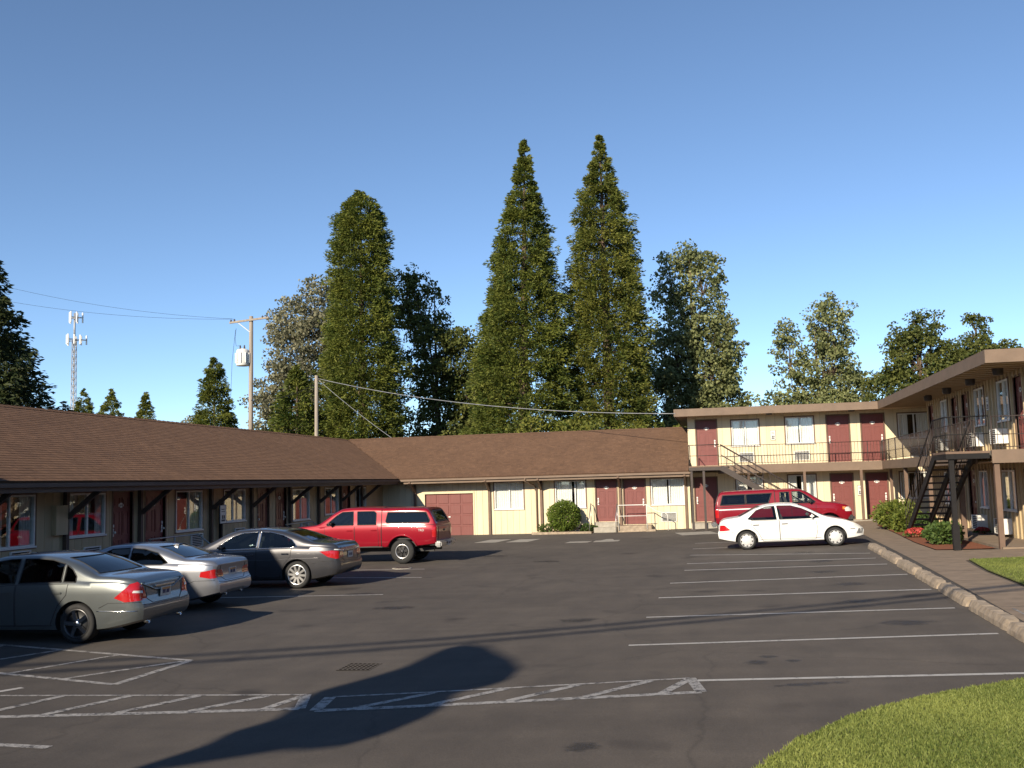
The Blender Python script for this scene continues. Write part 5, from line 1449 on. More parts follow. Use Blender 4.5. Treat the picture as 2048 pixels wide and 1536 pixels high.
# ------------------------------------------------------------------ plants
def leaf_mesh(name, C_, size, dirs, tint, mat, aspect=.45, fold=0.0):
    """one rhombic leaf or spray per row: C_ centres (n,3), size (n,), dirs (n,3) pointing axis, tint (n,)"""
    n = len(C_)
    d = dirs / (np.linalg.norm(dirs, axis=1, keepdims=True) + 1e-9)
    r_ = RNG.normal(size=(n, 3)); s_ = np.cross(d, r_); s_ /= (np.linalg.norm(s_, axis=1, keepdims=True) + 1e-9)
    L = size[:, None]; W = L * aspect
    V = np.empty((n, 4, 3)); V[:, 0] = C_ - d * L * .5; V[:, 1] = C_ + s_ * W * .5 + d * L * .08; V[:, 2] = C_ + d * L * .5; V[:, 3] = C_ - s_ * W * .5 + d * L * .08
    me = bpy.data.meshes.new(name)
    me.vertices.add(4 * n); me.vertices.foreach_set('co', V.reshape(-1).astype(np.float32))
    me.loops.add(4 * n); me.loops.foreach_set('vertex_index', np.arange(4 * n, dtype=np.int32))
    me.polygons.add(n); me.polygons.foreach_set('loop_start', np.arange(0, 4 * n, 4, dtype=np.int32)); me.polygons.foreach_set('loop_total', np.full(n, 4, dtype=np.int32))
    at = me.attributes.new('tint', 'FLOAT', 'POINT'); at.data.foreach_set('value', np.repeat(np.clip(tint, 0, 1), 4).astype(np.float32))
    me.update(calc_edges=True)
    return me
def prof(pts):
    z = [p[0] for p in pts]; r_ = [p[1] for p in pts]
    return lambda q: np.interp(q, z, r_)
def conifer(name, label, x, y, pr, n_cl, per, leaf, mat, group, lump=.25, droop=-.25, cl=.8, trunk=.45, z0=0, seed=1, bark='bark', bmat='bark', gap=0.0, cat='tree', lean=(0, 0), asp=.30):
    """crown = many clumps on short boughs round the stem; pr = [(z, radius)] from the foot up"""
    rg = np.random.default_rng(seed)
    f = prof(pr); zt = pr[-1][0]; zb = pr[0][0]
    root = tag(empty(name, (x, y, z0)), label, cat, group)
    # clump positions, more where the crown is wide
    zz = np.linspace(zb, zt, 400); w = f(zz) + .45; w /= w.sum()
    Z = rg.choice(zz, n_cl, p=w) + rg.normal(0, .1, n_cl)
    A = rg.uniform(0, 2 * pi, n_cl)
    ph = rg.uniform(0, 6, 8)
    lob = 1 + lump * (.5 * np.sin(3 * A + ph[0] + Z * .9) + .35 * np.sin(5 * A - Z * 1.7 + ph[1]) + .4 * np.sin(2 * A + Z * .55 + ph[2]))
    Rr = f(Z) * lob * np.sqrt(rg.uniform(.32, 1.0, n_cl)) * (1 + rg.normal(0, .05, n_cl)) * np.where(rg.uniform(size=n_cl) < .06, 1.14, 1.0)
    if gap:
        keep = np.sin(Z * 2.1 + 2 * A + ph[3]) + np.sin(Z * 1.3 - 3 * A + ph[4]) > -2 + gap * 2
        Z, A, Rr = Z[keep], A[keep], Rr[keep]
    n = len(Z)
    cen = np.stack([np.cos(A) * Rr, np.sin(A) * Rr, Z + droop * Rr * .3], 1)
    # leaves of each clump: an ellipsoid stretched outwards
    rs_ = cl * rg.uniform(.55, 1.2, n) * np.clip(.35 + f(Z) / max(f(zz).max(), .1), .4, 1.1)
    out = np.stack([np.cos(A), np.sin(A), np.full(n, droop)], 1)
    q = rg.normal(size=(n, per, 3)); q /= np.linalg.norm(q, axis=2, keepdims=True); q *= rg.uniform(.35, 1, (n, per, 1)) ** .5
    q[:, :, 2] *= .62
    P = cen[:, None, :] + q * rs_[:, None, None]
    P += lean[0] * P[:, :, 2:3] * np.array([1, 0, 0]) + lean[1] * P[:, :, 2:3] * np.array([0, 1, 0])
    dr = out[:, None, :] * .8 + q * .9 + rg.normal(0, .45, (n, per, 3))
    tint = np.clip(rg.normal(.48, .2, (n, per)) + rg.normal(0, .24, n)[:, None], 0, 1)
    me = leaf_mesh('crown', P.reshape(-1, 3), (leaf * rg.uniform(.6, 1.4, n * per)), dr.reshape(-1, 3), tint.reshape(-1), mat, asp)
    link('crown', me, mat, root)
    tb = MB(); tb.tube([(lean[0] * t * zt, lean[1] * t * zt, t * zt * .97) for t in np.linspace(0, 1, 8)], [trunk * (1 - .93 * t) for t in np.linspace(0, 1, 8)], 8)
    k = rg.choice(n, min(n, 70), replace=False)
    for i in k:
        c0 = cen[i]; tb.tube([(lean[0] * c0[2], lean[1] * c0[2], max(.5, c0[2] - .15 * Rr[i])), tuple(c0 + np.array([lean[0], lean[1], 0]) * c0[2])], [.05 * trunk / .45 + .01, .012], 4, False)
    tb.build('trunk', bmat, root, False)
    return root
def rx_z(v): return max(1.0, v)
def broadleaf(name, label, x, y, lobes, n_leaf, leaf, mat, group, bmat='bark', trunk=.3, z0=0, seed=1, sub=14, asp=.75):
    """lobes: (dx, dy, z, rx, rz) masses carried by limbs; each mass is broken into leaf clusters"""
    rg = np.random.default_rng(seed)
    root = tag(empty(name, (x, y, z0)), label, 'tree', group)
    vol = np.array([l[3] * l[3] * l[4] for l in lobes]); cnt = (n_leaf * 2.5 * vol / vol.sum()).astype(int)
    PP = []; DD = []; TT = []
    zb = min(l[2] - l[4] for l in lobes); tb = MB()
    ztop = max(l[2] for l in lobes)
    tb.tube([(0, 0, 0), (.1, 0, ztop * .35), (0, .1, ztop * .7), (0, 0, ztop)], [trunk, trunk * .75, trunk * .4, .04], 8)
    for (dx, dy, z, rx, rz_), c in zip(lobes, cnt):
        m = max(14, int(sub * rx * rx_z(rz_) * 1.6))
        q = rg.normal(size=(m, 3)); q /= np.linalg.norm(q, axis=1, keepdims=True); q *= rg.uniform(.3, 1.05, (m, 1)) ** .6
        cc = q * np.array([rx, rx, rz_]) + np.array([dx, dy, z])
        sz = rg.uniform(.35, .75, m) * (.6 + .22 * rx)
        idx = rg.integers(0, m, c)
        o = rg.normal(size=(c, 3)); o /= np.linalg.norm(o, axis=1, keepdims=True); o *= rg.uniform(.2, 1, (c, 1)) ** .5
        o[:, 2] *= .75
        PP.append(cc[idx] + o * sz[idx][:, None]); DD.append(o + rg.normal(0, .7, (c, 3)) + np.array([0, 0, -.3])); TT.append(rg.normal(.5, .24, c) + rg.normal(0, .12, m)[idx])
        h = max(1.0, z - rz_ * .9)
        tb.tube([(0, 0, h * .55), (dx * .5, dy * .5, (h + z) * .45), (dx, dy, z)], [trunk * .4, trunk * .22, .03], 5, False)
        for j in range(0, m, 3): tb.tube([(dx, dy, z - rz_ * .2), tuple(cc[j])], [.035, .012], 4, False)
    P = np.concatenate(PP); 
    me = leaf_mesh('crown', P, leaf * .66 * rg.uniform(.6, 1.4, len(P)), np.concatenate(DD), np.concatenate(TT), mat, asp)
    link('crown', me, mat, root); tb.build('trunk', bmat, root, False)
    return root
GT = 'trees behind the motel'
conifer('sequoia_tree', 'broad round-topped evergreen behind the valley of the roofs', -24.2, 66, [(0, 2.9), (3, 3.0), (9, 2.75), (13, 2.45), (16, 2.0), (19, 1.9), (21.3, 1.6), (22.6, .95), (23.2, .2)], 2300, 76, .23, 'leaf_sequoia', GT, .10, -.1, .62, .5, seed=21)
conifer('sequoia_tree', 'tall pointed evergreen, left one of the two tallest spires', -12.6, 64, [(0, 3.7), (4, 3.5), (9, 3.1), (13, 2.65), (17, 2.0), (20, 1.35), (22.5, .6), (24.3, .25), (25.2, .05)], 2300, 76, .23, 'leaf_sequoia', GT, .10, -.1, .60, .5, seed=22, lean=(.030, 0))
conifer('sequoia_tree', 'tall pointed evergreen, right one of the two tallest spires', -7.0, 66, [(0, 2.9), (5, 2.85), (10, 2.7), (14, 2.4), (18, 2.15), (20.3, 1.8), (22.2, 1.0), (24, .55), (25.6, .06)], 2100, 76, .23, 'leaf_sequoia_b', GT, .16, -.1, .60, .5, seed=23, gap=.08)
broadleaf('cottonwood_tree', 'pale grey-green leafy tree left of the round-topped evergreen', -33.4, 77, [(0, 0, 13.5, 3.0, 4.0), (-1.9, 0, 9.5, 2.6, 3.5), (1.5, -.5, 16.5, 2.4, 3.2), (-1.2, .3, 16, 1.9, 2.4), (-3.2, .4, 5.5, 2.2, 2.8), (2.6, 0, 10, 2.8, 3.8), (.5, .5, 5, 3.0, 3.0)], 15000, .34, 'leaf_pale', GT, 'pale_bark', .3, seed=31, sub=8)
broadleaf('fir_tree', 'dark shaded tree just right of the round-topped evergreen', -21.0, 73.5, [(-2.4, 0, 17.0, 1.7, 2.8), (-.8, 0, 15.5, 2.0, 3.0), (0, 0, 12, 2.8, 3.4), (1.8, .3, 11.5, 2.2, 2.8), (2.9, 0, 8.5, 2.2, 2.6), (.2, .4, 7.5, 2.8, 2.8), (3.0, 0, 5.0, 2.4, 2.2), (-.6, 0, 4, 2.6, 2.2)], 16000, .32, 'leaf_oak', GT, seed=32, sub=8)
broadleaf('cottonwood_tree', 'yellowish sunlit tree peeping out between the evergreens', -19.0, 82, [(0, 0, 9.5, 2.0, 3.4), (.6, 0, 13.5, 1.5, 2.6), (-.9, .3, 6, 2.2, 2.6), (1.6, 0, 16.5, 1.4, 2.2), (.4, 0, 4, 2.6, 2), (1.8, 0, 11, 1.8, 3)], 9000, .34, 'leaf_cotton', GT, seed=33, sub=7)
broadleaf('cottonwood_tree', 'tall leafy tree right of the two spires, half in their shadow', -1.55, 76, [(-1.2, 0, 12, 2.2, 4.2), (-1.4, 0, 17, 1.5, 3.0), (.9, 0, 16.8, 1.7, 3.0), (.9, 0, 11, 2.3, 4.2), (2.3, .2, 12.0, 1.5, 3.0), (-2.2, .2, 8, 2.1, 3.5), (.2, .2, 5.5, 2.9, 3.4), (2.4, 0, 7, 1.9, 3.2), (-.1, .2, 19.0, 1.0, 1.7)], 19000, .33, 'leaf_cotton', GT, seed=34, sub=9)
broadleaf('cottonwood_tree', 'twin-topped yellow-green tree behind the two-storey roof', 7.2, 75, [(-1.9, 0, 10.6, 1.3, 3.2), (1.1, 0, 13.2, 1.75, 2.5), (.9, 0, 9.8, 2.3, 2.8), (-2.6, 0, 7.0, 1.6, 2.0), (2.6, 0, 8.0, 1.4, 1.6), (0, 0, 6, 3.4, 2.4), (-3.4, 0, 4.5, 1.3, 2.0), (2.4, .2, 5, 2.4, 1.8)], 15000, .30, 'leaf_cotton', GT, seed=35, sub=10)
broadleaf('oak_tree', 'dark green jagged-topped tree above the right block eave', 13.2, 70, [(0, 0, 9.6, 2.2, 2.4), (.3, 0, 11.7, .9, 1.5), (-.9, 0, 11.2, .8, 1.2), (1.1, 0, 11.5, .7, 1.5), (-2.0, 0, 7.6, 1.9, 1.8), (.8, 0, 6.4, 2.6, 2.2), (-3.0, .2, 5.4, 1.9, 1.6), (2.0, 0, 8.9, 1.7, 1.8)], 14000, .27, 'leaf_oak', GT, seed=36, sub=11)
broadleaf('oak_tree', 'rounded dark green tree at the right end of the treeline', 17.1, 70, [(0, 0, 9.6, 2.1, 2.0), (-.2, 0, 11.6, .9, 1.3), (1.6, 0, 9.2, 1.4, 1.5), (-1.5, .1, 8.7, 1.5, 1.7), (0, 0, 6.8, 2.6, 2.0), (2.6, 0, 7.6, 1.3, 1.2)], 10500, .27, 'leaf_oak', GT, seed=37, sub=11)
broadleaf('hedge_tree', 'low spreading green tree between the two-storey roof and the treeline', 10.6, 64, [(0, 0, 5.2, 1.9, 1.3), (1.8, 0, 5.8, 1.5, 1.3), (-1.9, 0, 4.8, 1.5, 1.2), (3.4, 0, 6.2, 1.5, 1.2)], 7000, .26, 'leaf_oak', GT, seed=38, sub=10)
conifer('fir_tree', 'large dark spruce at the left picture edge', -33.6, 40, [(0, 5.0), (2.5, 4.7), (5, 3.9), (8, 2.7), (10, 2.1), (12, 1.3), (14, .5), (15, .1)], 1000, 60, .30, 'leaf_fir', GT, .3, -.45, .85, .4, seed=41)
for i, (x, y, h, r_, lb) in enumerate(((-69.7, 100, 14.2, 1.5, 'small pointed fir just right of the cell tower foot'), (-66.3, 100, 13.9, 1.7, 'middle one of three small firs on the left skyline'), (-62.0, 100, 13.4, 1.2, 'rightmost of three small firs on the left skyline'))):
    conifer('fir_tree', lb, x, y, [(0, r_ * 1.5), (h * .5, r_ * 1.25), (h * .72, r_ * .95), (h * .9, r_ * .42), (h, .06)], 620, 46, .28, 'leaf_sequoia_b', 'small firs on the left skyline', .12, -.1, .55, .22, seed=50 + i)
conifer('fir_tree', 'ragged mid-sized fir left of the transformer pole', -40.3, 75, [(0, 3.2), (3, 2.9), (6, 2.2), (8.5, 1.6), (10.5, 1.15), (12.2, .6), (13.3, .12)], 900, 60, .24, 'leaf_sequoia', GT, 0.2, -.2, .62, .25, seed=55, gap=.1)
broadleaf('cottonwood_tree', 'thin pale shrubby tree left of the ragged fir', -43.6, 78, [(0, 0, 6.5, 1.6, 2.4), (-1.1, 0, 4.5, 1.5, 2), (1.5, 0, 5, 1.8, 2.4), (7.2, 0, 6.2, 1.5, 3.6)], 4200, .30, 'leaf_pale', GT, 'pale_bark', .12, seed=56, sub=6)
conifer('cypress_tree', 'dark pointed shrub tree between the two utility poles', -28.2, 64, [(0, 2.6), (3, 2.4), (6, 1.8), (8.5, 1.1), (10, .5), (10.9, .08)], 520, 46, .30, 'leaf_sequoia', GT, .2, -.05, .7, .25, seed=57)
conifer('cypress_tree', 'bushy dark conifer below the transformer pole', -31.5, 66, [(0, 2.2), (3, 2.0), (5.0, 1.3), (6.6, .3)], 260, 46, .30, 'leaf_fir', GT, .3, -.05, .7, .2, seed=58)
broadleaf('hedge_tree', 'green hedge tree filling the foot of the two spires', -8.0, 60, [(0, 0, 4.2, 2.2, 1.9), (3.2, 0, 4.0, 2.0, 1.7), (6.0, .4, 3.9, 1.8, 1.6), (-3.4, 0, 4.0, 2.2, 1.9)], 11000, .26, 'leaf_sequoia_b', GT, seed=59, sub=12)
broadleaf('hedge_tree', 'dark low tree in the gap beside the round-topped evergreen', -18.6, 70, [(0, 0, 4.5, 2.0, 2.2), (1.8, 0, 5.0, 1.6, 2.4)], 4500, .28, 'leaf_oak', GT, seed=60, sub=8)

broadleaf('oak_tree', 'dark leafy tree filling the gap left of the two spires', -17.9, 77, [(0, 0, 9.5, 1.6, 3.0), (-.6, 0, 6, 1.9, 2.4), (.9, 0, 12.5, 1.3, 2.4), (.8, 0, 5, 2.0, 2.4)], 5500, .30, 'leaf_oak', GT, seed=61, sub=8)
# clipped shrubs near the doors: dense leaf shells over a twig core
def shrub(name, label, x, y, z, rx, ry, rz_, n, leaf, mat, group=None, seed=1, lump=.12, stem=True, inner=.55):
    rg = np.random.default_rng(seed); root = tag(empty(name, (x, y, z)), label, 'shrub', group)
    q = rg.normal(size=(n, 3)); q /= np.linalg.norm(q, axis=1, keepdims=True)
    ph = rg.uniform(0, 6, 4); A = np.arctan2(q[:, 1], q[:, 0])
    lob = 1 + lump * (np.sin(3 * A + ph[0] + 3 * q[:, 2]) + .7 * np.sin(5 * A + ph[1] - 4 * q[:, 2]) + .5 * np.sin(9 * A + 7 * q[:, 2] + ph[2]))
    P = q * (rg.uniform(inner, 1.0, (n, 1)) ** .6) * lob[:, None] * np.array([rx, ry, rz_]) + np.array([0, 0, rz_ * .98])
    P[:, 2] = np.maximum(P[:, 2], .03)
    me = leaf_mesh('foliage', P, leaf * rg.uniform(.6, 1.4, n), q + rg.normal(0, .6, (n, 3)), rg.normal(.5, .23, n), mat, .6)
    link('foliage', me, mat, root)
    m_ = MB()
    for k in range(14):
        a = k * 2.4; m_.tube([(.03 * cos(a), .03 * sin(a), 0), (rx * .4 * cos(a), ry * .4 * sin(a), rz_ * .8), (rx * .75 * cos(a), ry * .75 * sin(a), rz_ * (1.0 + .5 * sin(k * 1.7)))], [.025, .015, .005], 5, False)
    m_.build('stems', 'bark', root, False)
    return root
shrub('round_shrub', 'round clipped green shrub in front of the single-storey window', -7.25, 46.75, .08, .80, .75, .74, 6500, .085, 'leaf_box', seed=3, lump=.05)
shrub('leafy_shrub', 'large yellow-green shrub at the head of the path, behind the white car', 6.38, 39.6, .33, .82, 1.2, .53, 5000, .10, 'leaf_shrub', 'shrubs below the right stairs', 4)
shrub('leafy_shrub', 'smaller yellow-green shrub in front of the large one by the path', 6.32, 37.2, .33, .55, .62, .42, 2600, .10, 'leaf_shrub', 'shrubs below the right stairs', 5)
shrub('leafy_shrub', 'dark green broad-leaved shrub beside the black stair post', 6.22, 30.9, .33, .52, .65, .32, 2200, .12, 'leaf_azalea', 'shrubs below the right stairs', 6)
shrub('leafy_shrub', 'sparse bush under the foot of the right stairs', 6.75, 36.4, .34, .4, .6, .35, 700, .12, 'leaf_azalea', 'shrubs below the right stairs', 7, inner=.2)
for i, (x, y, r_, h, lb) in enumerate(((-8.15, 46.95, .42, .22, 'low flowering plants left of the round shrub'), (-6.2, 46.95, .36, .2, 'low leafy plants right of the round shrub'))):
    shrub('flower_bed', lb, x, y, .02, r_, .3, h, 700, .08, 'leaf_azalea', None, 20 + i, .2)
bed = sheet('flower_border', [(-8.7, 46.4), (-5.95, 46.4), (-5.95, 47.75), (-8.7, 47.75)], .02, 'mulch', kind='structure', label='narrow planting bed under the single-storey window', cat='planting bed')
MB().box(-8.75, 46.3, -.03, -5.95, 46.39, .09).build('bed_edging', 'old_concrete', bed)
def blossoms(name, label, x, y, z, r_, n, seed):
    rg = np.random.default_rng(seed); root = tag(empty(name, (x, y, z)), label, 'plant')
    q = rg.normal(size=(n, 3)); q /= np.linalg.norm(q, axis=1, keepdims=True); q[:, 2] = np.abs(q[:, 2])
    P = q * np.array([r_, r_, r_ * .55]) + np.array([0, 0, .05])
    link('flowers', leaf_mesh('flowers', P, .07 * rg.uniform(.6, 1.3, n), rg.normal(size=(n, 3)), rg.uniform(0, 1, n), 'red_petal', .8), 'red_petal', root)
    link('leaves', leaf_mesh('leaves', P * np.array([1.1, 1.1, .6]), .09 * rg.uniform(.6, 1.3, n), q + rg.normal(0, .5, (n, 3)), rg.uniform(0, 1, n), 'leaf_azalea', .5), 'leaf_azalea', root)
    MB().lathe([(0, -.02), (r_ * .5, -.02), (r_ * .6, .05), (r_ * .5, .06)], n=16).build('pot', 'ceramic', root)
blossoms('flower_pot', 'low pot of red flowers between the two shrubs by the stairs', 6.05, 34.3, .38, .36, 420, 8)
blossoms('flower_pot', 'small red flower pot against the right block wall', 8.05, 34.4, .44, .22, 260, 9)

# grass blades on the two lawns (uncountable: one object each)
def grass(name, label, poly, n, h, zoff, parent=None, seed=1, clip=None):
    rg = np.random.default_rng(seed); px = np.array(poly)
    lo, hi = px.min(0), px.max(0)
    if clip: lo = np.maximum(lo, clip[0]); hi = np.minimum(hi, clip[1])
    Q = rg.uniform(lo, hi, (n * 2, 2)); ins = np.zeros(len(Q), bool)
    for (x0, y0), (x1, y1) in zip(poly, poly[1:] + poly[:1]):
        c_ = ((y0 > Q[:, 1]) != (y1 > Q[:, 1])) & (Q[:, 0] < (x1 - x0) * (Q[:, 1] - y0) / (y1 - y0 + 1e-12) + x0); ins ^= c_
    Q = Q[ins][:n]; m = len(Q)
    z = np.array([zg(v) for v in Q[:, 0]]) + zoff
    hh = h * rg.uniform(.5, 1.4, m); a = rg.uniform(0, 2 * pi, m); w = .006 + .004 * rg.uniform(size=m)
    ln = rg.normal(0, .4, (m, 2)) * hh[:, None]
    V = np.empty((m, 3, 3)); V[:, 0] = np.stack([Q[:, 0] - np.cos(a) * w, Q[:, 1] - np.sin(a) * w, z], 1); V[:, 1] = np.stack([Q[:, 0] + np.cos(a) * w, Q[:, 1] + np.sin(a) * w, z], 1)
    V[:, 2] = np.stack([Q[:, 0] + ln[:, 0], Q[:, 1] + ln[:, 1], z + hh], 1)
    me = bpy.data.meshes.new(name); me.vertices.add(3 * m); me.vertices.foreach_set('co', V.reshape(-1).astype(np.float32))
    me.loops.add(3 * m); me.loops.foreach_set('vertex_index', np.arange(3 * m, dtype=np.int32))
    me.polygons.add(m); me.polygons.foreach_set('loop_start', np.arange(0, 3 * m, 3, dtype=np.int32)); me.polygons.foreach_set('loop_total', np.full(m, 3, dtype=np.int32))
    pat = .5 + .25 * np.sin(Q[:, 0] * 2.1 + 1) * np.sin(Q[:, 1] * 1.7) + rg.normal(0, .22, m)
    at = me.attributes.new('tint', 'FLOAT', 'POINT'); at.data.foreach_set('value', np.repeat(np.clip(pat, 0, 1), 3).astype(np.float32)); me.update(calc_edges=True)
    return tag(link(name, me, 'grass'), label, 'grass', kind='stuff')
grass('grass', 'short sunlit grass on the curved corner at the bottom right', LAWN_A, 190000, .024, .078, seed=1, clip=((-.5, 7.2), (7.5, 11.9)))
grass('grass', 'short grass on the strip beside the sidewalk', LAWN_B, 60000, .024, .048, seed=2, clip=((5.2, 17.5), (10, 25.5)))
grass('dry_grass', 'dry grass fringe along the curved lawn edge', [(x - .10, y + .05) for x, y in edge] + [(x + .05, y - .06) for x, y in reversed(edge)], 9000, .045, .0, seed=3, clip=((-.5, 6.5), (6, 11.9)))

# ------------------------------------------------------------------ utility poles, wires, tower
up1 = tag(empty('utility_pole', (-30.7, 62, 0)), 'weathered wooden utility pole with crossarm and white transformer can', 'utility pole')
MB().tube([(0, 0, 0), (.06, 0, 7), (.1, 0, 14.1)], [.19, .16, .13], 10).build('pole', 'pole_wood', up1)
MB().beam((-1.4, -.16, 13.72), (1.45, -.16, 13.92), .1, .13).build('crossarm', 'pole_wood', up1)
MB().beam((-.8, -.14, 13.7), (.08, -.14, 13.0), .03, .05).build('arm_brace', 'galvanised', up1)
for x, z in ((-1.3, 13.80), (-1.05, 13.82), (1.0, 13.95), (1.3, 13.97)):
    MB().lathe([(.02, -.08), (.07, -.02), (.04, .02), (.08, .06), (.04, .1), (.0, .14)], (x, -.16, z), n=10).build('insulator', 'brown_metal', up1)
tf = MB().lathe([(0, 10.72), (.40, 10.72), (.43, 10.78), (.43, 11.72), (.36, 11.82), (.12, 11.90), (0, 11.90)], (-.42, -.2, 0), n=20).build('transformer', 'white_metal', up1)
m_ = MB()
for k in range(9):
    a = k * 2 * pi / 9; m_.beam((-.42 + .47 * cos(a), -.2 + .47 * sin(a), 10.9), (-.42 + .47 * cos(a), -.2 + .47 * sin(a), 11.6), .05, .07)
m_.build('cooling_fins', 'white_metal', tf)
for x in (-.6, -.3): MB().lathe([(.05, 11.85), (.07, 11.95), (.04, 12.0), (.06, 12.08), (.0, 12.15)], (x, -.2, 0), n=10).build('bushing', 'brown_metal', tf)
MB().tube([(-.9, -.2, 13.3), (-.98, -.2, 12.6), (-.9, -.2, 12.1), (-.6, -.2, 12.1)], .012, 4, False).tube([(-.95, -.2, 13.2), (-1.2, -.2, 11), (-1.3, -.2, 8.6)], .012, 4, False).build('drop_wire', 'black_metal', up1)
up2 = tag(empty('utility_pole', (-23.9, 57, 0)), 'short slim wooden pole in front of the round-topped evergreen', 'utility pole')
MB().tube([(0, 0, 0), (.05, 0, 9.25)], [.14, .10], 10).build('pole', 'pole_wood', up2)
MB().lathe([(.03, 8.9), (.07, 8.95), (.05, 9.05), (.0, 9.1)], (.16, 0, 0), n=10).build('insulator', 'brown_metal', up2)
def wire(label, a, b, sag, r_, mat='galvanised', name='overhead_wire', grp='overhead wires', n=24):
    a, b = Vector(a), Vector(b)
    P = [a.lerp(b, k / n) - Vector((0, 0, sag * 4 * (k / n) * (1 - k / n))) for k in range(n + 1)]
    return tag(MB().tube(P, r_, 5, True).build(name, mat), label, 'wire', grp)
wire('thick service cable from the slim pole to the two-storey roof', (-23.75, 57, 9.05), (-1.9, 46.15, 5.36), .55, .018)
wire('thin guy cable slanting from the slim pole down to the roof', (-23.75, 57, 9.0), (-16.4, 52.3, 4.25), .15, .014)
wire('upper of two thin wires running from the crossarm to the left', (-31.9, 61.84, 13.98), (-52, 62, 18.1), .5, .009, 'black_metal')
wire('lower of two thin wires running from the crossarm to the left', (-31.7, 61.84, 13.95), (-52, 61.5, 16.9), .5, .009, 'black_metal')
wire('low cable crossing behind the small firs on the left', (-90, 85, 10.0), (-30.6, 62.2, 6.3), .6, .04, 'black_metal')
wire('cable from the transformer pole to the slim pole', (-30.6, 61.9, 8.4), (-23.9, 57, 8.7), .3, .02, 'black_metal')
ep = tag(empty('utility_pole', (-52, 62, 0)), 'utility pole hidden behind the large spruce at the left', 'utility pole')
MB().tube([(0, 0, 0), (0, 0, 18.4)], [.2, .13], 10).build('pole', 'pole_wood', ep); MB().beam((-1, -.16, 17.0), (1, -.16, 17.0), .1, .13).build('crossarm', 'pole_wood', ep)
ep = tag(empty('utility_pole', (-90, 85, 0)), 'utility pole far left beyond the picture edge', 'utility pole')
MB().tube([(0, 0, 0), (0, 0, 10.3)], [.18, .13], 10).build('pole', 'pole_wood', ep)

tw = tag(empty('cell_tower', (-113.6, 160, 0)), 'slender grey cell tower with two rings of white panel antennas', 'tower')
m_ = MB(); H_, w0 = 30.2, .40
for sx_, sy_ in ((-1, -1), (1, -1), (1, 1), (-1, 1)): m_.tube([(sx_ * w0, sy_ * w0, 0), (sx_ * .26, sy_ * .26, H_)], .08, 6)
m_.build('leg_frame', 'galvanised', tw)
m_ = MB(); nb = 24
for k in range(nb):
    z0_, z1_ = H_ * k / nb, H_ * (k + 1) / nb; a, b = w0 + (.26 - w0) * k / nb, w0 + (.26 - w0) * (k + 1) / nb
    for (p, q) in (((-1, -1), (1, -1)), ((1, -1), (1, 1)), ((1, 1), (-1, 1)), ((-1, 1), (-1, -1))):
        m_.beam((p[0] * a, p[1] * a, z0_), (q[0] * b, q[1] * b, z1_), .055, .055); m_.beam((p[0] * a, p[1] * a, z0_), (q[0] * a, q[1] * a, z0_), .055, .055)
m_.build('lattice', 'galvanised', tw)
MB().tube([(0, 0, 29.5), (0, 0, 35.2)], [.2, .16], 10).build('mast', 'galvanised', tw)
for zc, rad, hh, cnt_ in ((34.4, 1.35, 1.9, 6), (30.3, 2.1, 1.7, 9)):
    arm = MB()
    for k in range(3):
        a = k * 2 * pi / 3 + .5; b = a + 2 * pi / 3
        arm.tube([(rad * cos(a), rad * sin(a), zc), (rad * cos(b), rad * sin(b), zc)], .07, 6).tube([(0, 0, zc), (rad * cos((a + b) / 2) * .5, rad * sin((a + b) / 2) * .5, zc)], .07, 6)
    ar = arm.build('antenna_ring', 'galvanised', tw)
    for k in range(cnt_):
        t = k / cnt_ * 3; i = int(t); a = i * 2 * pi / 3 + .5; b = a + 2 * pi / 3; u = (t - i) * .9 + .05
        x, y = rad * (cos(a) * (1 - u) + cos(b) * u), rad * (sin(a) * (1 - u) + sin(b) * u); m = (a + b) / 2
        x += .15 * cos(m); y += .15 * sin(m)
        MB().box(x - .11, y - .09, zc - hh / 2, x + .11, y + .09, zc + hh / 2).build('panel_antenna', 'white_metal', ar)

# ------------------------------------------------------------------ behind the viewer: pole sign and street wires whose shadows cross the lot
sg = tag(empty('pole_sign', (-8.75, -3, zg(-8.75))), 'tall motel pole sign standing behind the viewpoint', 'sign')
gp = [(-4.97, 8.3), (-4.96, 8.8), (-4.95, 9.45), (-4.72, 10.0), (-4.78, 10.7), (-4.85, 11.39), (-4.55, 12.1), (-4.26, 12.9), (-4.18, 13.8), (-4.1, 14.45), (-3.85, 14.8), (-3.5, 14.6), (-3.24, 14.1), (-2.85, 13.4), (-2.61, 12.73), (-2.62, 12.2), (-2.8, 11.8), (-3.12, 11.4), (-3.02, 10.9), (-3.06, 10.4), (-3.3, 9.6), (-3.55, 9.15), (-3.85, 9.0), (-4.1, 9.0), (-4.3, 8.85), (-4.6, 8.62)]
pl = []
for gx, gy in gp:
    t = (gy + 3) / 2.25; pl.append((gx - .73 * t, t + zg(gx)))
MB().prism(pl, .22, (0, -3.11, 0)).build('cabinet', 'fascia', sg).matrix_parent_inverse = Matrix.Translation(-sg.location)
MB().tube([(.0, 0, 0), (.0, 0, 6.4)], .11, 10).build('pole', 'brown_metal', sg)
for i, (ga, gb) in enumerate((((-9, 11.4), (-3.05, 13.56)), ((-3.1, 13.8), (4.1, 20.2)), ((-2.99, 14.3), (5.86, 21.9)))): pass
T = 8.2
def lift(g): return Vector((g[0] - .73 * T, g[1] - 2.25 * T, T))
a0, a1 = lift((-16, 10.2)), lift((8, 21.8))
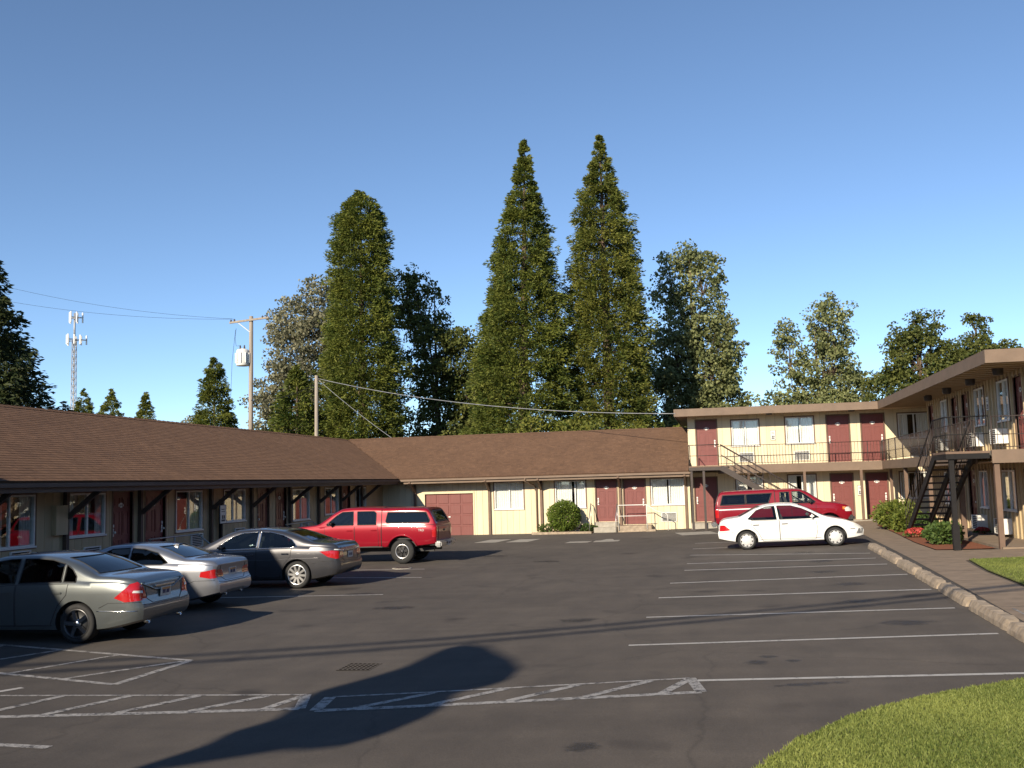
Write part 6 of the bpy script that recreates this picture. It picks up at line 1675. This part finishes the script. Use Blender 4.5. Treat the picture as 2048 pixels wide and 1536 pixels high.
for k, (da, db, s_, r_) in enumerate(((0, 0, .5, .05), (.5, .2, .65, .045), (-.5, -.6, .45, .04))):
    wire(('upper', 'middle', 'lower')[k] + ' cable of the street line behind the viewpoint', a0 + Vector((0, da, .3 * k)), a1 + Vector((0, db, .3 * k)), s_, r_, 'black_metal', grp='street line behind the viewpoint')
for p, lb in ((a0, 'street utility pole behind the viewpoint on the left'), (a1, 'street utility pole behind the viewpoint on the right')):
    q = tag(empty('utility_pole', (p.x, p.y, zg(p.x) - .05)), lb, 'utility pole')
    MB().tube([(0, 0, 0), (0, 0, 9.4)], [.17, .13], 10).build('pole', 'pole_wood', q)

# unseen trees added behind the viewpoint so car panels and windows mirror dark foliage
k = 0
for x, y, h, r_ in ((-70, -38, 12, 5), (-56, -44, 13, 6), (-41, -40, 11, 5.5), (-29, -46, 12, 5.5), (-16, -42, 11, 5.5), (-4, -47, 13, 6), (8, -42, 11, 5.5), (20, -45, 12, 5.5), (32, -40, 12, 5.5), (44, -30, 12, 5.5), (48, -14, 13, 6), (46, 2, 12, 5.5), (44, 17, 12, 5.5)):
    k += 1
    broadleaf('reflected_tree', 'unseen leafy tree added behind the viewpoint to darken reflections', x, y, [(0, 0, h * .62, r_ * .8, h * .36), (r_ * .5, 0, h * .45, r_ * .6, h * .3), (-r_ * .5, 0, h * .45, r_ * .6, h * .3), (0, 0, h * .22, r_ * .95, h * .22)], 1500, 1.5, 'leaf_oak', 'unseen trees added behind the viewpoint', seed=100 + k, sub=1)
for i, (x, y, h) in enumerate(((25, -6, 17), (27, 5, 19), (25, 15, 18), (27, 24, 19), (25.5, 33, 18), (28, 42, 19), (26, 51, 17))):  # unseen firs added to keep low sky light off the left wing
    conifer('fir_tree', 'unseen tall fir added right of the view to block low sky', x, y, [(0, 4.4), (h * .3, 4.0), (h * .6, 2.9), (h * .85, 1.4), (h, .15)], 260, 22, .9, 'leaf_fir', 'unseen firs added right of the view', .2, -.1, 1.6, .4, seed=140 + i)
